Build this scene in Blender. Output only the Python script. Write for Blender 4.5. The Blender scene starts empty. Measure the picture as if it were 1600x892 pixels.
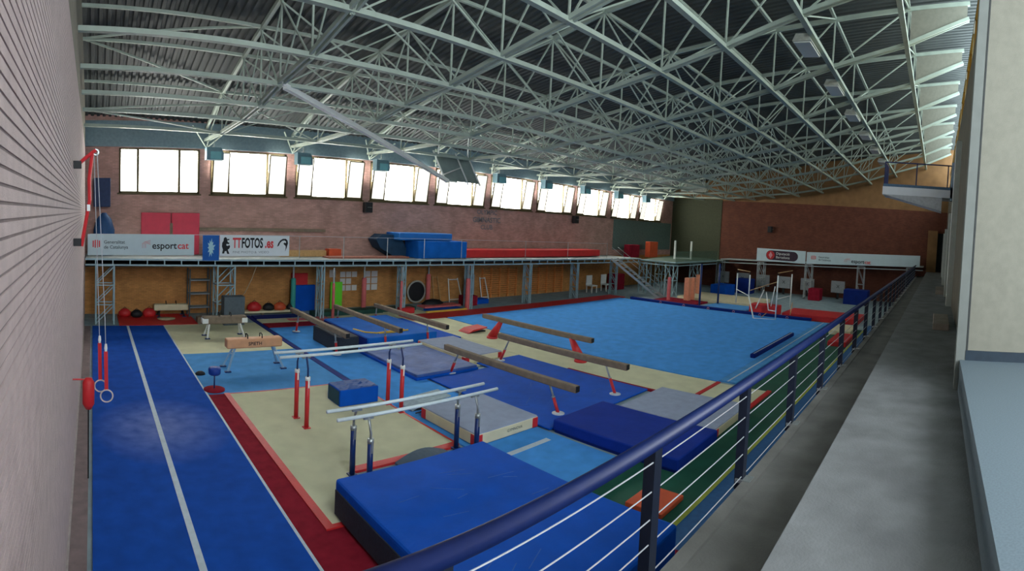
import bpy, bmesh, math, random
from mathutils import Vector, Matrix
random.seed(7)
PI = math.pi
sc = bpy.context.scene
COL = sc.collection

# ---------------------------------------------------------------- camera (swept phone panorama = cylindrical)
F, X0, CY, PITCH, ROLL = 841.85, 144.1, 386.9, .0678, .0032
W, H_IMG = 1600, 892
u0, u1 = (0 - X0) / F, (W - X0) / F
um, hu = (u0 + u1) / 2, (u1 - u0) / 2
def rot3(p, r):
    Rx = Matrix(((1, 0, 0), (0, math.cos(p), -math.sin(p)), (0, math.sin(p), math.cos(p))))
    Ry = Matrix(((math.cos(r), 0, math.sin(r)), (0, 1, 0), (-math.sin(r), 0, math.cos(r))))
    return Ry @ Rx
Rinv = rot3(PITCH, ROLL).transposed()
right = Rinv @ Vector((math.cos(um), -math.sin(um), 0))
fwd = Rinv @ Vector((math.sin(um), math.cos(um), 0))
up = Rinv @ Vector((0, 0, 1))
cam_d = bpy.data.cameras.new('camera')
cam_d.type = 'PANO'
cam_d.panorama_type = 'CENTRAL_CYLINDRICAL'
cam_d.central_cylindrical_range_u_min = -hu
cam_d.central_cylindrical_range_u_max = hu
cam_d.central_cylindrical_range_v_min = (CY - H_IMG) / F
cam_d.central_cylindrical_range_v_max = CY / F
cam_d.central_cylindrical_radius = 1.0
cam_d.clip_start = .05
cam_d.clip_end = 300
cam = bpy.data.objects.new('camera', cam_d)
M4 = Matrix((right, up, -fwd)).transposed().to_4x4()
M4.translation = Vector((0, 0, 5.0))
cam.matrix_world = M4
COL.objects.link(cam)
sc.camera = cam

# ---------------------------------------------------------------- world, lights, exposure
wd = bpy.data.worlds.new('world'); sc.world = wd; wd.use_nodes = True
bg = wd.node_tree.nodes['Background']
bg.inputs[0].default_value = (.74, .86, .90, 1); bg.inputs[1].default_value = 5.0
WINDOW_GLOW = 12.0
def area(name, loc, rx, sx, sy, power, col=(1, 1, 1), rz=0):
    l = bpy.data.lights.new(name, 'AREA'); l.shape = 'RECTANGLE'; l.size = sx; l.size_y = sy
    l.energy = power; l.color = col
    o = bpy.data.objects.new(name, l); o.location = loc; o.rotation_euler = (rx, 0, rz); COL.objects.link(o); return o
# added fill lamp behind the landing, out of view; the windows light the hall with their own panes
area('landing_fill_lamp', (3.7, -6.3, 7.6), 0, 7.5, 6.5, 1300, (.90, .95, 1.0)).rotation_euler = (PI / 2 - .05, 0, -.2)
# strip left open above the gallery wall to add sky light to the hall
po = area('added_sky_gap', (28.3, -.62, 12.7), 0, 39, 1.9, 1, (1, 1, 1)); po.rotation_euler = (PI / 2, 0, 0); po.data.cycles.is_portal = True
sc.view_settings.view_transform = 'Standard'
sc.view_settings.look = 'None'
sc.view_settings.gamma = 1.0
sc.view_settings.use_curve_mapping = False
sc.view_settings.exposure = 0.6
try:
    sc.cycles.use_denoising = True
    sc.cycles.max_bounces = 6
except Exception:
    pass

# ---------------------------------------------------------------- materials
def lin(c):
    return tuple(((v / 255) / 12.92 if v / 255 <= .04045 else ((v / 255 + .055) / 1.055) ** 2.4) for v in c) + (1,)
MATS = {}
def mat(name, rgb, rough=.6, metal=0., var=.12, scale=8., bump=0., bscale=60., emit=None, alpha=None, spec=.4):
    if name in MATS: return MATS[name]
    m = bpy.data.materials.new(name); m.use_nodes = True
    nt = m.node_tree; b = nt.nodes['Principled BSDF']
    c = lin(rgb)
    b.inputs['Roughness'].default_value = rough; b.inputs['Metallic'].default_value = metal
    b.inputs['Specular IOR Level'].default_value = spec
    tc = nt.nodes.new('ShaderNodeTexCoord')
    if var > 0:
        n = nt.nodes.new('ShaderNodeTexNoise'); n.inputs['Scale'].default_value = scale; n.inputs['Detail'].default_value = 5
        nt.links.new(tc.outputs['Object'], n.inputs['Vector'])
        r = nt.nodes.new('ShaderNodeValToRGB')
        r.color_ramp.elements[0].position = .3; r.color_ramp.elements[1].position = .7
        r.color_ramp.elements[0].color = tuple(v * (1 - var) for v in c[:3]) + (1,)
        r.color_ramp.elements[1].color = tuple(min(1, v * (1 + var)) for v in c[:3]) + (1,)
        nt.links.new(n.outputs['Fac'], r.inputs['Fac']); nt.links.new(r.outputs['Color'], b.inputs['Base Color'])
    else:
        b.inputs['Base Color'].default_value = c
    if bump > 0:
        n2 = nt.nodes.new('ShaderNodeTexNoise'); n2.inputs['Scale'].default_value = bscale; n2.inputs['Detail'].default_value = 4
        nt.links.new(tc.outputs['Object'], n2.inputs['Vector'])
        bp = nt.nodes.new('ShaderNodeBump'); bp.inputs['Strength'].default_value = bump; bp.inputs['Distance'].default_value = .02
        nt.links.new(n2.outputs['Fac'], bp.inputs['Height']); nt.links.new(bp.outputs['Normal'], b.inputs['Normal'])
    if emit is not None:
        b.inputs['Emission Color'].default_value = lin(emit[0]); b.inputs['Emission Strength'].default_value = emit[1]
    if alpha is not None: b.inputs['Alpha'].default_value = alpha
    MATS[name] = m; return m
def brick(name, rgb, mortar, sx=.24, sz=.07, rough=.85, axis='x'):
    m = mat(name, rgb, rough, var=.0)
    nt = m.node_tree; b = nt.nodes['Principled BSDF']
    tc = nt.nodes.new('ShaderNodeTexCoord'); mp = nt.nodes.new('ShaderNodeMapping')
    mp.inputs['Rotation'].default_value = (PI / 2, 0, 0) if axis == 'x' else (PI / 2, 0, PI / 2)
    sep = nt.nodes.new('ShaderNodeSeparateXYZ'); cmb = nt.nodes.new('ShaderNodeCombineXYZ')
    nt.links.new(tc.outputs['Object'], sep.inputs[0])
    nt.links.new(sep.outputs[0 if axis == 'x' else 1], cmb.inputs[0]); nt.links.new(sep.outputs[2], cmb.inputs[1])
    bt = nt.nodes.new('ShaderNodeTexBrick')
    bt.inputs['Scale'].default_value = 1; bt.inputs['Brick Width'].default_value = sx; bt.inputs['Row Height'].default_value = sz
    bt.inputs['Mortar Size'].default_value = .006
    c = lin(rgb); bt.inputs['Color1'].default_value = tuple(v * 1.12 for v in c[:3]) + (1,)
    bt.inputs['Color2'].default_value = tuple(v * .86 for v in c[:3]) + (1,); bt.inputs['Mortar'].default_value = lin(mortar)
    nt.links.new(cmb.outputs[0], bt.inputs['Vector'])
    n = nt.nodes.new('ShaderNodeTexNoise'); n.inputs['Scale'].default_value = 1.6; n.inputs['Detail'].default_value = 6
    nt.links.new(tc.outputs['Object'], n.inputs['Vector'])
    mx = nt.nodes.new('ShaderNodeMix'); mx.data_type = 'RGBA'; mx.blend_type = 'MULTIPLY'
    r = nt.nodes.new('ShaderNodeValToRGB'); r.color_ramp.elements[0].color = (.78, .78, .78, 1); r.color_ramp.elements[1].color = (1, 1, 1, 1)
    r.color_ramp.elements[0].position = .35; r.color_ramp.elements[1].position = .65
    nt.links.new(n.outputs['Fac'], r.inputs['Fac'])
    mx.inputs[0].default_value = 1
    nt.links.new(bt.outputs['Color'], mx.inputs[6]); nt.links.new(r.outputs['Color'], mx.inputs[7])
    nt.links.new(mx.outputs[2], b.inputs['Base Color'])
    return m
steel = mat('truss_paint', (168, 182, 170), .6, 0, .08, 3)
steel_pl = mat('platform_paint', (150, 178, 186), .5, .1, .1, 3)
galv = mat('galvanised_steel', (165, 172, 172), .35, .6, .1, 20)
deckm = mat('roof_sheet', (74, 80, 80), .7, 0, .15, 1)
brick_l = mat('side_brick', (196, 178, 176), .85, 0, .10, 6, .3, 90)
mort_l = mat('raked_mortar', (140, 126, 126), .9, 0, .1, 10)
brown_up = mat('upper_brown_grey', (120, 116, 104), .9, 0, .1, 3)
brick_w = brick('window_wall_brick', (196, 152, 142), (168, 144, 136))
brick_lo = brick('ochre_brick', (206, 146, 84), (170, 126, 80))
brick_b = brick('back_wall_brick', (112, 64, 48), (88, 56, 44), axis='y')
wood_b = mat('ochre_cladding', (136, 102, 66), .8, 0, .15, 1.5)
conc = mat('terrace_concrete', (118, 122, 124), .9, 0, .22, 2.2, .3, 40)
conc_d = mat('worn_concrete', (100, 101, 98), .92, 0, .3, 1.6, .3, 40)
tile = mat('landing_terrazzo', (104, 120, 130), .6, 0, .12, 60)
skirt = mat('slate_skirting', (44, 58, 70), .5, 0, .1, 10)
plaster = mat('pale_plaster', (136, 136, 124), .9, 0, .06, 8, .15, 60)
plaster2 = mat('pillar_plaster', (190, 196, 190), .85, 0, .06, 5)
white = mat('white_paint', (226, 230, 228), .5, 0, .04, 10)
fixt = mat('lamp_diffuser', (225, 230, 225), .5, 0, .03, 10)
winframe = mat('window_frame_paint', (92, 80, 50), .6, 0, .08, 4)
pane = mat('daylit_glass', (255, 255, 255), .5, 0, 0, emit=((255, 254, 246), WINDOW_GLOW))
sashp = mat('daylit_sash_glass', (255, 255, 255), .5, 0, 0, emit=((255, 250, 232), WINDOW_GLOW * .055))
yellowp = mat('yellow_glass', (240, 200, 60), .5, 0, 0, emit=((255, 206, 60), 1.0))
c_deep = mat('deep_blue_carpet', (18, 80, 178), .95, 0, .14, 3, .5, 220, spec=.15)
c_blue = mat('light_blue_carpet', (76, 154, 230), .95, 0, .10, 2.5, .5, 220, spec=.1)
c_sky = mat('sky_blue_carpet', (84, 152, 214), .95, 0, .10, 2.5, .5, 220, spec=.1)
c_red = mat('dark_red_carpet', (140, 30, 48), .95, 0, .18, 4, .5, 200, spec=.1)
c_cream = mat('cream_carpet', (208, 208, 176), .95, 0, .07, 2, .5, 200, spec=.1)
c_green = mat('green_sports_floor', (24, 84, 66), .7, 0, .15, 2)
c_grey = mat('grey_rubber_floor', (138, 158, 164), .8, 0, .15, 2)
c_line = mat('white_line_tape', (190, 205, 215), .7, 0, .08, 10)
c_yell = mat('yellow_line_tape', (170, 180, 70), .7, 0, .08, 10)
vin_b = mat('blue_vinyl', (2, 80, 184), .75, 0, .12, 2, .5, 5, spec=.15)
vin_lb = mat('bright_blue_vinyl', (20, 100, 190), .75, 0, .12, 2, .4, 5, spec=.15)
vin_n = mat('navy_vinyl', (14, 40, 116), .75, 0, .15, 3, .5, 6, spec=.15)
vin_k = mat('charcoal_mesh', (38, 46, 58), .8, 0, .2, 20, .3, 80)
vin_r = mat('red_vinyl', (196, 40, 44), .5, 0, .1, 3, .2, 20)
vin_o = mat('orange_vinyl', (206, 86, 50), .5, 0, .1, 3)
vin_c = mat('cream_vinyl', (214, 206, 172), .6, 0, .06, 3)
vin_g = mat('grey_mat_top', (148, 160, 184), .85, 0, .08, 4, .3, 120)
vin_wr = mat('creased_grey_blue', (66, 96, 158), .6, 0, .25, 2.5, 1.0, 3)
suede = mat('brown_suede', (126, 112, 96), .9, 0, .15, 6, .3, 60)
tan = mat('tan_leather', (206, 152, 112), .6, 0, .08, 5)
black = mat('black_paint', (24, 26, 30), .6, 0, .1, 10)
navy = mat('navy_rail_paint', (16, 34, 84), .4, 0, .1, 10)
navy_p = mat('navy_post_paint', (22, 30, 46), .45, 0, .1, 10)
wire = mat('steel_wire', (190, 196, 204), .35, .3, .05, 10)
redp = mat('red_paint', (196, 44, 50), .4, 0, .08, 6)
bluep = mat('dark_blue_paint', (14, 44, 100), .4, 0, .08, 6)
fibre = mat('bar_wood', (206, 222, 226), .45, 0, .06, 8)
woodl = mat('pale_wood', (190, 150, 100), .6, 0, .12, 8)
woodo = mat('orange_wood', (224, 146, 80), .6, 0, .15, 8)
paper = mat('white_paper', (214, 212, 208), .8, 0, .05, 30)
banner_w = mat('banner_cloth', (196, 216, 222), .7, 0, .03, 3)
banner_b = mat('blue_banner_cloth', (22, 94, 176), .7, 0, .06, 3)
ink_g = mat('grey_ink', (70, 84, 92), .7, 0, 0)
ink_k = mat('black_ink', (26, 30, 36), .7, 0, 0)
ink_r = mat('red_ink', (222, 70, 76), .7, 0, 0)
ink_p = mat('pink_ink', (214, 150, 156), .7, 0, 0)
ink_lg = mat('pale_grey_ink', (140, 152, 160), .7, 0, 0)
lime = mat('lime_vinyl', (110, 226, 50), .6, 0, .05, 5)
coral = mat('coral_padding', (216, 110, 110), .6, 0, .1, 5)
peach = mat('peach_padding', (226, 150, 116), .6, 0, .08, 5)
teal = mat('teal_padding', (60, 160, 150), .6, 0, .1, 5)
greyp = mat('grey_panel', (140, 156, 164), .7, 0, .08, 4)
dgreen = mat('dark_green_tarp', (30, 76, 66), .7, 0, .15, 3)
netm = mat('green_netting', (90, 118, 100), .8, 0, .1, 4, alpha=.35)
yellow = mat('yellow_strap', (220, 180, 70), .6, 0, .05, 5)
flood = mat('floodlight_housing', (96, 130, 142), .5, .1, .1, 5)
floodg = mat('floodlight_glass', (110, 172, 182), .2, 0, .05, 5)
board = mat('backboard_panel', (128, 142, 140), .6, 0, .08, 3)
rope_m = mat('rope_fibre', (200, 180, 150), .8, 0, .05, 10)
olive = mat('olive_block', (150, 140, 130), .9, 0, .15, 5)

# ---------------------------------------------------------------- mesh helpers
class MB:
    def __init__(s): s.v = []; s.f = []
    def add(s, vs, fs):
        n = len(s.v); s.v += [tuple(v) for v in vs]; s.f += [tuple(i + n for i in f) for f in fs]; return s
    def box(s, x0, x1, y0, y1, z0, z1):
        vs = [(x, y, z) for z in (z0, z1) for y in (y0, y1) for x in (x0, x1)]
        return s.add(vs, [(0, 2, 3, 1), (4, 5, 7, 6), (0, 1, 5, 4), (2, 6, 7, 3), (0, 4, 6, 2), (1, 3, 7, 5)])
    def rbox(s, x0, x1, y0, y1, z0, z1, r=.04, seg=3):
        bm = bmesh.new(); bmesh.ops.create_cube(bm, size=1)
        for v in bm.verts:
            v.co = Vector(((x0 + x1) / 2 + v.co.x * (x1 - x0), (y0 + y1) / 2 + v.co.y * (y1 - y0), (z0 + z1) / 2 + v.co.z * (z1 - z0)))
        bmesh.ops.bevel(bm, geom=bm.edges[:] + bm.verts[:], offset=r, segments=seg, profile=.6, affect='EDGES')
        s.from_bm(bm); return s
    def from_bm(s, bm):
        bm.verts.index_update()
        s.add([v.co[:] for v in bm.verts], [[v.index for v in f.verts] for f in bm.faces]); bm.free()
    def bar(s, a, b, w, h=None, upv=(0, 0, 1)):
        h = h or w; a = Vector(a); b = Vector(b); d = b - a
        if d.length < 1e-6: return s
        d.normalize(); u = Vector(upv)
        if abs(d.dot(u)) > .98: u = Vector((1, 0, 0))
        x = d.cross(u).normalized() * w / 2; y = x.cross(d).normalized() * h / 2
        vs = [p + sx * x + sy * y for p in (a, b) for sx, sy in ((-1, -1), (1, -1), (1, 1), (-1, 1))]
        return s.add(vs, [(0, 1, 2, 3), (7, 6, 5, 4), (0, 4, 5, 1), (1, 5, 6, 2), (2, 6, 7, 3), (3, 7, 4, 0)])
    def tube(s, pts, r, seg=10, r2=None, caps=True):
        pts = [Vector(p) for p in pts]; rings = []
        n = len(s.v); N = len(pts)
        for i, p in enumerate(pts):
            d = (pts[min(i + 1, N - 1)] - pts[max(i - 1, 0)]).normalized()
            u = Vector((0, 0, 1)) if abs(d.z) < .95 else Vector((1, 0, 0))
            x = d.cross(u).normalized(); y = x.cross(d)
            rr = r if r2 is None else r + (r2 - r) * i / (N - 1)
            for k in range(seg):
                a = 2 * PI * k / seg; s.v.append(tuple(p + (x * math.cos(a) + y * math.sin(a)) * rr))
        for i in range(N - 1):
            for k in range(seg):
                a = n + i * seg + k; b = n + i * seg + (k + 1) % seg
                s.f.append((a, b, b + seg, a + seg))
        if caps:
            s.f.append(tuple(n + k for k in range(seg))[::-1]); s.f.append(tuple(n + (N - 1) * seg + k for k in range(seg)))
        return s
    def torus(s, c, R, r, axis='y', seg=28, sg=8):
        n = len(s.v); c = Vector(c)
        for i in range(seg):
            a = 2 * PI * i / seg
            e = {'y': Vector((math.cos(a), 0, math.sin(a))), 'x': Vector((0, math.cos(a), math.sin(a))), 'z': Vector((math.cos(a), math.sin(a), 0))}[axis]
            ax = {'y': Vector((0, 1, 0)), 'x': Vector((1, 0, 0)), 'z': Vector((0, 0, 1))}[axis]
            for k in range(sg):
                b = 2 * PI * k / sg
                s.v.append(tuple(c + e * (R + r * math.cos(b)) + ax * r * math.sin(b)))
        for i in range(seg):
            for k in range(sg):
                s.f.append((n + i * sg + k, n + i * sg + (k + 1) % sg, n + ((i + 1) % seg) * sg + (k + 1) % sg, n + ((i + 1) % seg) * sg + k))
        return s
    def lathe(s, c, prof, seg=24, sx=1, sy=1):
        n = len(s.v); N = len(prof)
        for r, z in prof:
            for k in range(seg):
                a = 2 * PI * k / seg; s.v.append((c[0] + sx * r * math.cos(a), c[1] + sy * r * math.sin(a), c[2] + z))
        for i in range(N - 1):
            for k in range(seg):
                a = n + i * seg + k; b = n + i * seg + (k + 1) % seg; s.f.append((a, b, b + seg, a + seg))
        s.f.append(tuple(n + k for k in range(seg))[::-1]); s.f.append(tuple(n + (N - 1) * seg + k for k in range(seg)))
        return s
    def prism(s, poly, o, ux, uz, d):   # poly in (u,v); o origin, ux/uz axes, d = thickness vector
        o, ux, uz, d = Vector(o), Vector(ux), Vector(uz), Vector(d); n = len(poly)
        a = [o + ux * p[0] + uz * p[1] for p in poly]; b = [p + d for p in a]
        fs = [tuple(range(n)), tuple(range(n, 2 * n))[::-1]] + [(i, i + n, (i + 1) % n + n, (i + 1) % n) for i in range(n)]
        return s.add(a + b, fs)
    def text(s, body, size, o, ux, uz, thick=.01, align='CENTER', bold=0., sx=1.):
        cu = bpy.data.curves.new('t', 'FONT'); cu.body = body; cu.size = size; cu.align_x = align; cu.align_y = 'CENTER'
        cu.offset = bold; cu.resolution_u = 3
        ob = bpy.data.objects.new('t', cu); COL.objects.link(ob)
        dg = bpy.context.evaluated_depsgraph_get(); me = bpy.data.meshes.new_from_object(ob.evaluated_get(dg))
        ux, uz, o = Vector(ux), Vector(uz), Vector(o); nrm = ux.cross(uz).normalized() * thick
        s.add([o + ux * v.co.x * sx + uz * v.co.y + nrm for v in me.vertices], [list(p.vertices) for p in me.polygons])
        bpy.data.objects.remove(ob); bpy.data.curves.remove(cu); bpy.data.meshes.remove(me)
        return s
    def build(s, name, m, parent=None, smooth=False):
        me = bpy.data.meshes.new(name)
        off = Vector((0, 0, 0))
        p = parent
        while p is not None: off += p.location; p = p.parent
        me.from_pydata([Vector(v) - off for v in s.v], [], s.f); me.validate(); 
        bm = bmesh.new(); bm.from_mesh(me); bmesh.ops.recalc_face_normals(bm, faces=bm.faces); bm.to_mesh(me); bm.free()
        me.materials.append(m)
        if smooth:
            for p in me.polygons: p.use_smooth = True
        o = bpy.data.objects.new(name, me); COL.objects.link(o); o.parent = parent
        return o
def tag(o, label=None, cat=None, group=None, kind=None):
    if label: o['label'] = label
    if cat: o['category'] = cat
    if group: o['group'] = group
    if kind: o['kind'] = kind
    return o
def thing(name, label, cat, loc=(0, 0, 0), group=None):
    o = bpy.data.objects.new(name, None); o.location = loc; COL.objects.link(o); o.empty_display_size = .1
    return tag(o, label, cat, group)
def struct(o, label=None):
    o['kind'] = 'structure'
    if label: o['label'] = label
    return o
def kids(o): return [c for c in COL.objects if c.parent == o]
def copy_tree(o, parent=None):
    c = o.copy(); COL.objects.link(c); c.parent = parent
    for ch in kids(o): copy_tree(ch, c)
    return c
def clone(o, label, loc, rz=0, group=None):
    c = copy_tree(o); c.location = loc; c.rotation_euler = (0, 0, rz); c['label'] = label
    if group: c['group'] = group
    return c
def put(o, loc, rz=0): o.location = loc; o.rotation_euler = (0, 0, rz); return o
ORD = ['first', 'second', 'third', 'fourth', 'fifth', 'sixth', 'seventh', 'eighth', 'ninth', 'tenth', 'eleventh', 'twelfth',
       'thirteenth', 'fourteenth', 'fifteenth', 'sixteenth', 'seventeenth', 'eighteenth', 'nineteenth', 'twentieth',
       'twenty-first', 'twenty-second', 'twenty-third', 'twenty-fourth', 'twenty-fifth', 'twenty-sixth']
def box1(name, m, b, parent=None, r=None):
    mb = MB()
    if r: mb.rbox(*b, r=r)
    else: mb.box(*b)
    return mb.build(name, m, parent)

# ================================================================= STRUCTURE
XL, XR, YW, YG = -.35, 48.0, 26.0, -.6
struct(box1('floor', c_grey, (XL, XR, 1.78, YW, -.2, 0)))
# left wall: brick courses with raked joints
mb = MB(); z = 0.; CH = .071
while z < 8.0:
    mb.box(XL - .25, XL, -6.5, YW, z, z + .056); z += CH
struct(mb.build('wall_left', brick_l))
struct(box1('trim_1', mort_l, (XL - .3, XL - .007, -6.5, YW, 0, 8.0)))
struct(box1('trim_2', brown_up, (XL - .3, XL + .0, -.6, YW, 8.0, 15.2)))  # upper wall, a darker brown-grey than the brick below
struct(box1('trim_3', mat('wall_ledge', (170, 160, 158), .8), (XL, XL + .03, 1.8, 23.1, 0, .12)))
struct(box1('baseboard_left', mat('brown_grey_plinth', (128, 112, 112), .9, 0, .15, 5), (XL, -.06, 1.8, 23.1, 0, .03)))
# window wall, with the ten openings
WX = [1.27, 5.76, 10.22, 14.63, 19.08, 23.53, 27.95, 32.45, 37.12, 41.59]
WW = 3.93
mb = MB(); mb.box(XL, XR, YW, YW + .35, 2.7, 5.88)
mb.box(XL, XR, YW, YW + .35, 8.02, 9.6)
xs = [XL] + [v for x in WX for v in (x, x + WW)] + [XR]
for i in range(0, len(xs), 2): mb.box(xs[i], xs[i + 1], YW, YW + .35, 5.88, 8.02)
struct(mb.build('wall_window', brick_w))
struct(box1('trim_4', brick_lo, (XL, XR, YW, YW + .35, 0, 2.7)))
struct(box1('trim_5', mat('eaves_beam', (128, 150, 158), .7), (XL, XR, YW - .12, YW, 8.08, 9.3)))
struct(box1('trim_6', mat('grey_green_panel', (96, 116, 112), .8), (37.6, XR - .3, YW - .04, YW, 3.2, 5.8)))
# back wall
mb = MB(); mb.box(XR, XR + .3, -2.5, YW + .35, 0, 8.3); struct(mb.build('wall_back', brick_b))
struct(box1('trim_7', wood_b, (XR, XR + .3, -2.5, YW + .35, 8.3, 15.2)))
struct(box1('trim_8', mat('dark_green_side', (70, 74, 56), .85), (XR - .06, XR, 20.6, YW, 2.6, 8.4)))
# gallery side wall: rear wall of the seating, clerestory panes above, then a gap added for light
mb = MB(); mb.box(8.3, XR, YG - .3, YG, 2.95, 10.6); mb.box(8.3, XR, YG - .3, YG, 11.66, 11.8)
struct(mb.build('wall_gallery', mat('gallery_wall_paint', (104, 100, 88), .9, 0, .15, 2)))
struct(box1('door_1', mat('dark_doorway', (34, 42, 46), .8), (XR - .1, XR, -.55, 1.0, 3.0, 6.4)))
# windows -----------------------------------------------------------
for i, x in enumerate(WX):
    root = bpy.data.objects.new('window_%d' % (i + 1), None); root.location = (x, YW, 5.88); COL.objects.link(root)
    struct(root)
    z0, z1 = 5.88, 8.02
    mb = MB()
    for b in ((x, x + .1, z0, z1), (x + WW - .1, x + WW, z0, z1), (x, x + WW, z0, z0 + .09), (x, x + WW, z1 - .06, z1)):
        mb.box(b[0], b[1], YW - .03, YW + .12, b[2], b[3])
    for t in (.232, .745): mb.box(x + WW * t - .06, x + WW * t + .06, YW - .0, YW + .12, z0, z1)
    mb.build('window_frame', winframe, root)
    MB().box(x, x + WW, YW + .16, YW + .18, z0, z1).build('window_pane', pane, root)
    MB().box(x - .08, x + WW + .08, YW - .08, YW, z0 - .07, z0).build('window_sill', winframe, root)
    if i > 0:
        tilt = math.radians(9)
        for (a, b) in ((.02, .225), (.755, .98)):
            xa, xb = x + WW * a, x + WW * b
            mb = MB(); h = z1 - z0 - .2; zb = z0 + .1; yb = YW - .0
            P = lambda xx, t: (xx, yb - math.sin(tilt) * t, zb + math.cos(tilt) * t)
            for q in ((xa, 0, xa, h), (xb, 0, xb, h), (xa, 0, xb, 0), (xa, h, xb, h)):
                mb.bar(P(q[0], q[1]), P(q[2], q[3]), .07, .05)
            mb.build('sash_frame', winframe, root)
            mb = MB(); mb.add([P(xa, .02), P(xb, .02), P(xb, h - .02), P(xa, h - .02)], [(0, 1, 2, 3)])
            mb.build('sash_pane', sashp, root)
# gallery terrace ----------------------------------------------------
mb = MB(); mb.box(XL, XR, .94, 1.78, 0, 2.5); mb.box(XL, XR, 1.66, 1.78, 2.5, 2.53)
g = struct(mb.build('gallery_walkway', conc_d), 'worn grey concrete walkway behind the blue railing')
struct(box1('wall_light_block', plaster2, (XL - .3, 8.25, -6.8, -6.5, 2.9, 11.3)))  # unseen closing wall, added to keep sky light off the landing
struct(box1('ceiling_landing', brown_up, (XL - .3, 8.3, -6.8, -.62, 11.0, 11.3)))
mbt = MB(); mbt.box(XL, 7.95, -.42, .94, 0, 2.95); mbt.box(7.95, XR, -.6, .94, 0, 2.95)
g = struct(mbt.build('seating_tier', conc), 'long concrete seating tier above the walkway')
g = struct(box1('landing', tile, (XL, 7.95, -6.5, -.42, 2.95, 3.4)), 'raised terrazzo landing at the right edge')
mb = MB(); mb.box(7.95, 8.25, -6.5, -.45, 3.4, 11.0)
struct(mb.build('wall_landing', plaster))
struct(box1('wall_landing_upper', mat('upper_wall_grey', (140, 140, 130), .9), (7.95, 8.25, -6.5, -.45, 11.0, 13.9)))
mb = MB(); mb.box(7.93, 8.3, -.5, -.36, 2.95, 13.9); struct(mb.build('trim_9', mat('edge_pillar_paint', (122, 128, 124), .9, 0, .06, 5)))
struct(box1('trim_10', mat('joint_shadow', (64, 68, 68), .9), (7.925, 7.95, -.53, -.505, 3.4, 13.9)))
struct(box1('baseboard_landing', skirt, (7.92, 7.95, -6.5, -.5, 3.4, 3.545)))
for k, (xa, xb, yy, zz) in enumerate(((19.6, 20.8, -.40, 9.0), (23.5, 24.3, -.36, 6.6), (31.2, 32.0, -.3, 6.2), (40, 40.8, -.3, 6.2))):
    struct(box1('trim_%d' % (11 + k), plaster2, (xa, xb, YG, yy, 2.95, zz)))
# clerestory panes
for k in range(8):
    x = 12.0 + 4.46 * k
    root = bpy.data.objects.new('window_%d' % (11 + k), None); root.location = (x, YG, 10.6); COL.objects.link(root); struct(root)
    MB().box(x, x + 3.5, YG - .12, YG - .1, 10.6, 11.7).build('window_pane', yellowp, root)
    mb = MB()
    for xa in (x, x + 1.7, x + 3.44): mb.box(xa, xa + .06, YG - .14, YG - .02, 10.6, 11.7)
    mb.box(x, x + 3.5, YG - .14, YG - .02, 10.6, 10.66); mb.build('window_frame', winframe, root)
# roof ---------------------------------------------------------------
YL = [(25.86, 8.4, 9.0), (22.6, 8.32, 10.0), (19.4, 8.36, 10.65), (17.3, 8.5, 11.0), (15.4, 8.78, 11.3), (13, 9.0, 11.6),
      (10.8, 9.42, 12.1), (8.5, 9.88, 12.4), (6.4, 10.42, 12.65), (4.2, 11.2, 12.95), (1.6, 12.05, 13.35), (-.52, 13.1, 13.7)]
def ZC(x, z):      # the trusses rise a little towards the left gable
    x = max(x, XL)
    f = 1.07 + (1.02 - 1.07) * (x - XL) / (5.47 - XL) if x < 5.47 else max(1.0, 1.02 - .02 * (x - 5.47) / 4.46)
    return 5 + (z - 5) * f
mb = MB(); nr = 0; x = XL; prof = []
while x < XR:
    prof += [(x, 0), (x + .12, 0), (x + .15, .07), (x + .25, .07)]; x += .28
ys = [(26.4, 9.12)] + [(y, zu + .16) for y, zl, zu in YL[1:-1]] + [(-.9, 13.95)]
n = len(prof)
mb.add([(px, y, ZC(px, z) + pz) for y, z in ys for px, pz in prof],
       [(j * n + i, j * n + i + 1, (j + 1) * n + i + 1, (j + 1) * n + i) for j in range(len(ys) - 1) for i in range(n - 1)])
struct(mb.build('ceiling', deckm))
XN = [XL] + [5.47 + 4.46 * k for k in range(10)] + [XR]
LW = ['beside the window wall', 'second from the window wall', 'third from the window wall', 'fourth from the window wall',
      'fifth from the window wall', 'sixth from the window wall', 'sixth from the gallery wall', 'fifth from the gallery wall',
      'fourth from the gallery wall', 'third from the gallery wall', 'second from the gallery wall', 'against the gallery wall']
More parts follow.
